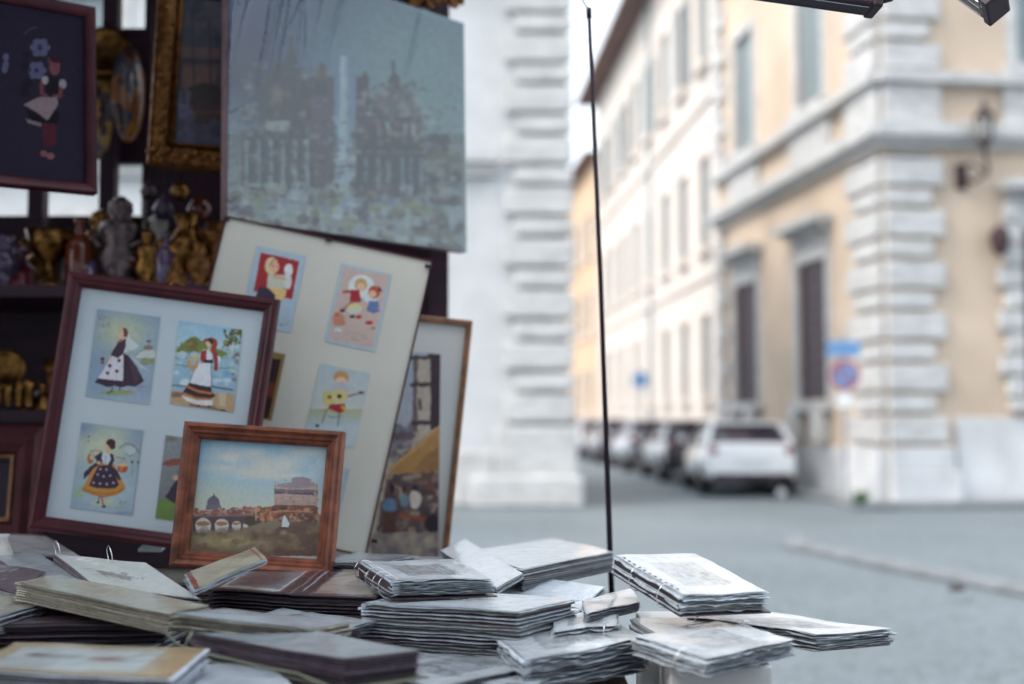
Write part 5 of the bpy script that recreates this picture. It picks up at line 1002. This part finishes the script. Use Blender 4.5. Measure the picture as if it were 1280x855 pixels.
binder('pale binder between the tallest stack and the back of the heap', (610, 752, 1.06), (716, 771, 1.05), (757, 734, 1.08), .022, 6, 'light', 9, top='plain', wave=.001)
binder('slim pale sleeve stack tucked under the punched binder', (733, 768, 1.08), (800, 752, 1.08), (790, 736, 1.08), .02, 5, 'light', 10, top='plain', wave=.0018)
binder('long drooping binder with punched edge reaching farthest right', (860, 772, 1.055), (1021, 793, 1.048), (1119, 785, 1.048), .03, 8, 'light', 11, top='sketch', rings=('AB', [.1, .45]), ruffle=.003, wave=.003, sag=.004)
binder('flat grey sleeve binder behind the ringed white binder', (424, 712, 1.10), (560, 716, 1.10), (600, 697, 1.105), .03, 7, 'mid', 12, top='engraving')
# centre-left ------------------------------------------------------
binder('dark open album showing a grey portrait photo and black spine', (262, 738, 1.10), (470, 748, 1.10), (520, 697, 1.12), .058, 8, 'dark', 13, top='album', sleeve=(100, 90, 102), wave=.002)
binder('small tan booklet with red edging leaning on the dark album', (243, 737, 1.135), (334, 699, 1.16), (319, 683, 1.175), .014, 4, 'light', 14, top='bookcover', name='booklet', cat='booklet', bead=False, group='loose books on the table')
binder('big pale ring binder with smudged drawing, left of the small painting', (120, 734, 1.125), (252, 750, 1.118), (182, 704, 1.155), .034, 7, 'dark', 15, top='smudge', rings=('CD', [.05, .62]), ringr=.021, jit=.002, sleeve=(140, 132, 142))
binder('slanting pile of violet-edged sleeves beside the smudged drawing', (60, 742, 1.11), (116, 736, 1.12), (42, 690, 1.15), .05, 8, 'ruff', 16, top='grey', sleeve=(150, 145, 165))
binder('long pale sheaf of card edges crossing the left of the table', (20, 728, 1.14), (212, 769, 1.12), (262, 757, 1.12), .034, 8, 'tan', 17, top='tan', sleeve=(205, 200, 185), ruffle=.001)
binder('thin pale sheaf continuing below the dark album', (213, 769, 1.118), (386, 787, 1.095), (443, 778, 1.09), .026, 6, 'tan', 18, top='grey', sleeve=(210, 205, 190), ruffle=.001)
binder('blurred grey binder at the left edge of the table', (-40, 782, 1.10), (78, 749, 1.10), (20, 728, 1.10), .034, 7, 'dark', 19, top='tan')
binder('dark tilted stack at the far left edge with shiny plastic corners', (-60, 722, 1.11), (22, 739, 1.11), (60, 716, 1.13), .05, 8, 'dark', 20, top='dark', sleeve=(160, 160, 180))
binder('pale sheet pile half hidden under the long sheaf', (50, 812, 1.045), (180, 812, 1.045), (250, 783, 1.045), .04, 7, 'dark', 21, top='grey')
binder('sleeved print with tan border at the front left corner', (-60, 838, 1.085), (214, 850, 1.085), (262, 812, 1.085), .03, 6, 'light', 22, top='card', sleeve=(215, 222, 235))
binder('thick dark stack with shiny top at the front centre-left', (238, 790, 1.09), (430, 827, 1.085), (528, 813, 1.085), .038, 9, 'dark', 23, top='grey', cover='cover_green', sleeve=(120, 106, 120), wave=.002)
binder('pale stack partly seen at the bottom between the front piles', (215, 875, 1.05), (380, 870, 1.05), (330, 828, 1.05), .03, 6, 'light', 24, top='plain')
binder('white ringed page lying open behind the smudged drawing binder', (6, 690, 1.125), (104, 697, 1.125), (58, 671, 1.135), .006, 2, 'light', 41, top='white', wave=.001)
binder('narrow bundle of violet-edged sleeves at the left under the long sheaf', (-50, 765, 1.09), (50, 770, 1.085), (95, 748, 1.09), .03, 7, 'ruff', 42, top='grey', sleeve=(140, 132, 155))
binder('thin clear sleeve with a faint engraving, between the album and the front dark stack', (300, 775, 1.07), (420, 792, 1.07), (470, 776, 1.07), .010, 3, 'mid', 43, top='engraving', ruffle=.003)
binder('slim grey sleeves at the foot of the cream frame behind the ringed binder', (395, 703, 1.125), (470, 706, 1.125), (520, 694, 1.125), .012, 4, 'mid', 44, top='grey')
binder('crumpled pale sleeves between the ragged stack and the pole', (690, 792, 1.06), (772, 782, 1.06), (770, 760, 1.07), .018, 5, 'light', 45, top='engraving', ruffle=.004, rings=('AB', [.8]))
# lower layers on the table top
flat('wide dark pile lying directly on the table under the front left prints', -.75, 1.75, .55, .5, 1.04, .068, .1, 8, 'dark', 31)
flat('dark pile on the table under the front centre stack', -.2, 1.85, .42, .42, 1.01, .038, -.2, 6, 'dark', 32)
flat('dark pile on the table beneath the smudged drawing binder', -.95, 2.35, .6, .45, 1.08, .108, .15, 11, 'dark', 33)
flat('dark pile on the table beneath the open album', -.45, 2.45, .5, .4, 1.035, .063, -.05, 8, 'dark', 34)
flat('grey pile on the table under the back of the heap', -.05, 2.68, .38, .5, 1.04, .068, .08, 7, 'mid', 35, top='plain')
flat('grey pile on the table beneath the tallest stack', -.1, 2.2, .4, .35, 1.015, .043, -.3, 6, 'mid', 36, top='plain')
flat('pale pile standing on the carton under the drooping binder', .35, 2.3, .2, .2, 1.052, .02, .2, 4, 'light', 37, top='plain')
flat('brown pile along the back of the table below the frames', -.95, 2.85, .6, .25, 1.075, .103, -.03, 9, 'tan', 38, top='tan')
flat('tan pile along the back of the table below the cream frame', -.3, 2.95, .55, .25, 1.08, .108, .03, 9, 'tan', 39, top='plain')
# tiny clear packet; edge of an open cover, built as a thin tube
m = MB(); a = G(172, 690, 1.12); m.obox(a, V((.06, -.01, .0)), V((.012, .07, .02)), V((0, 0, .008))); tag(m.build('clear_packet', M['mat_white'], None, base=a, bevel=.002), 'little clear packet lying at the foot of the card frame', 'packet')
pts_ = [G(205, 789, 1.10), G(222, 806, 1.075), G(262, 818, 1.07), G(330, 834, 1.065), G(372, 842, 1.06), G(415, 860, 1.055)]
m = MB(); m.tube(pts_, .0022, 6); m.tube([G(232, 806, 1.08), G(240, 790, 1.10)], .003, 6); tag(m.build('binder_cover_edge', M['cover_green'], None, smooth=True, base=pts_[0]), 'pale olive edge of an open cover curving around the front dark stack', 'cover edge')
# carton beside the table
cy = 2.05; x0, x1 = (835 - 640) / 1500 * cy, (961 - 640) / 1500 * cy
ct = empty('carton', ((x0 + x1) / 2, cy + .3, 0), 'tall grey-white carton with a faint printed panel beside the table', 'box')
m = MB(); m.box(x0, x1, cy, cy + .57, .0, 1.03); m.build('box', M['carton'], ct, bevel=.004)
m = MB(); w_ = x1 - x0
for (a0, a1, b0, b1) in ((.35, .95, .965, .967), (.35, .95, .86, .862), (.35, .355, .862, .965), (.945, .95, .862, .965), (.55, .8, .985, .988), (.5, .6, .94, .943), (.5, .6, .93, .932), (.66, .86, .94, .943), (.66, .8, .925, .928)): m.box(x0 + w_ * a0, x0 + w_ * a1, cy - .0015, cy - .0005, b0, b1)
m.build('printed_panel', M['ink'], ct)
# black pole with a wire hook, stands at the back of the table
pb, pt_ = P(763, 700, 3.06), P(736, 12, 2.98); dr = (pb - pt_).normalized(); k = (pb.z - .971) / -dr.z; pbase = pb + dr * k
po = empty('display_pole', pbase, 'thin black pole with a wire hook on top rising from behind the binders', 'pole')
m = MB(); mid = (pt_ + pb) * .5 + V((.003, 0, 0)); m.tube([pbase, pb, mid, pt_], [.0074, .0074, .0062, .0048], 10); m.build('rod', M['pole_black'], po, smooth=True)
m = MB(); m.tube([pt_ - dr * .004, pt_ + dr * .022], .0072, 10); m.build('collar', M['pole_black'], po, smooth=True)
m = MB(); m.tube([pt_, P(729, 2, 2.98), P(726, -8, 2.98), P(733, -20, 2.98), P(745, -22, 2.98)], .0022, 6); m.build('hook', M['pole_black'], po, smooth=True)
m = MB(); m.lathe(pbase - V((0, 0, 0)), [(.05, 0), (.05, .012), (.02, .02), (.01, .03)], 16); m.build('foot', M['black_metal'], po)
# awning arms, top right
def arm(name, label, pts, w_, h_, tilt, extra):
    a, b = V(pts[0]), V(pts[1]); d = (b - a); L_ = d.length; d.normalize(); up_ = V((0, 0, 1)) - d * d.z; up_.normalize(); sd_ = d.cross(up_)
    sd_, up_ = (sd_ * math.cos(tilt) + up_ * math.sin(tilt)), (up_ * math.cos(tilt) - sd_ * math.sin(tilt))
    r = empty(name, b, label, 'awning arm', 'awning arms above the table')
    m = MB(); m.obox(a - sd_ * w_ / 2 - up_ * h_ / 2, d * L_, sd_ * w_, up_ * h_); m.build('beam', M['black_metal'], r, bevel=.006)
    m = MB(); m.obox(b - sd_ * w_ * .56 - up_ * h_ * .56 - d * .014, d * .02, sd_ * w_ * 1.12, up_ * h_ * 1.12); m.build('end_cap', M['black_metal'], r, bevel=.004)
    m = MB()
    for f_ in extra: m.obox(a + sd_ * w_ * f_ - up_ * (h_ / 2 + .0018), d * (L_ - .02), sd_ * .0022, up_ * .0012)
    m.build('rail', M['chrome'], r); return r, d, up_, sd_
r, d, up_, sd_ = arm('awning_arm', 'flat black awning arm with a small white sticker, top centre-right', (P(1094, 5, 2.34) + (P(860, -28, 2.30) - P(1094, 5, 2.34)) * 4.6, P(1094, 5, 2.34)), .05, .034, .15, (-.35, .3))
m = MB(); q = P(1076, 7, 2.3); b_ = P(1094, 5, 2.34); m.obox(P(1070, 2, 2.312), (.011, 0, .001), (0, .001, 0), (.002, 0, .016)); m.build('sticker', M['mat_white'], r)
m = MB(); m.tube([b_ + V((.0, .0, .006)), P(1112, -3, 2.34), P(1125, -16, 2.36), P(1148, -58, 2.42)], .009, 8); m.build('hinge', M['black_metal'], r, smooth=True)
arm('awning_arm', 'rounded black awning arm pointing down at the top right corner', (P(1150, -60, 2.42), P(1246, 8, 2.30)), .064, .046, .5, (-.3, .05, .35))
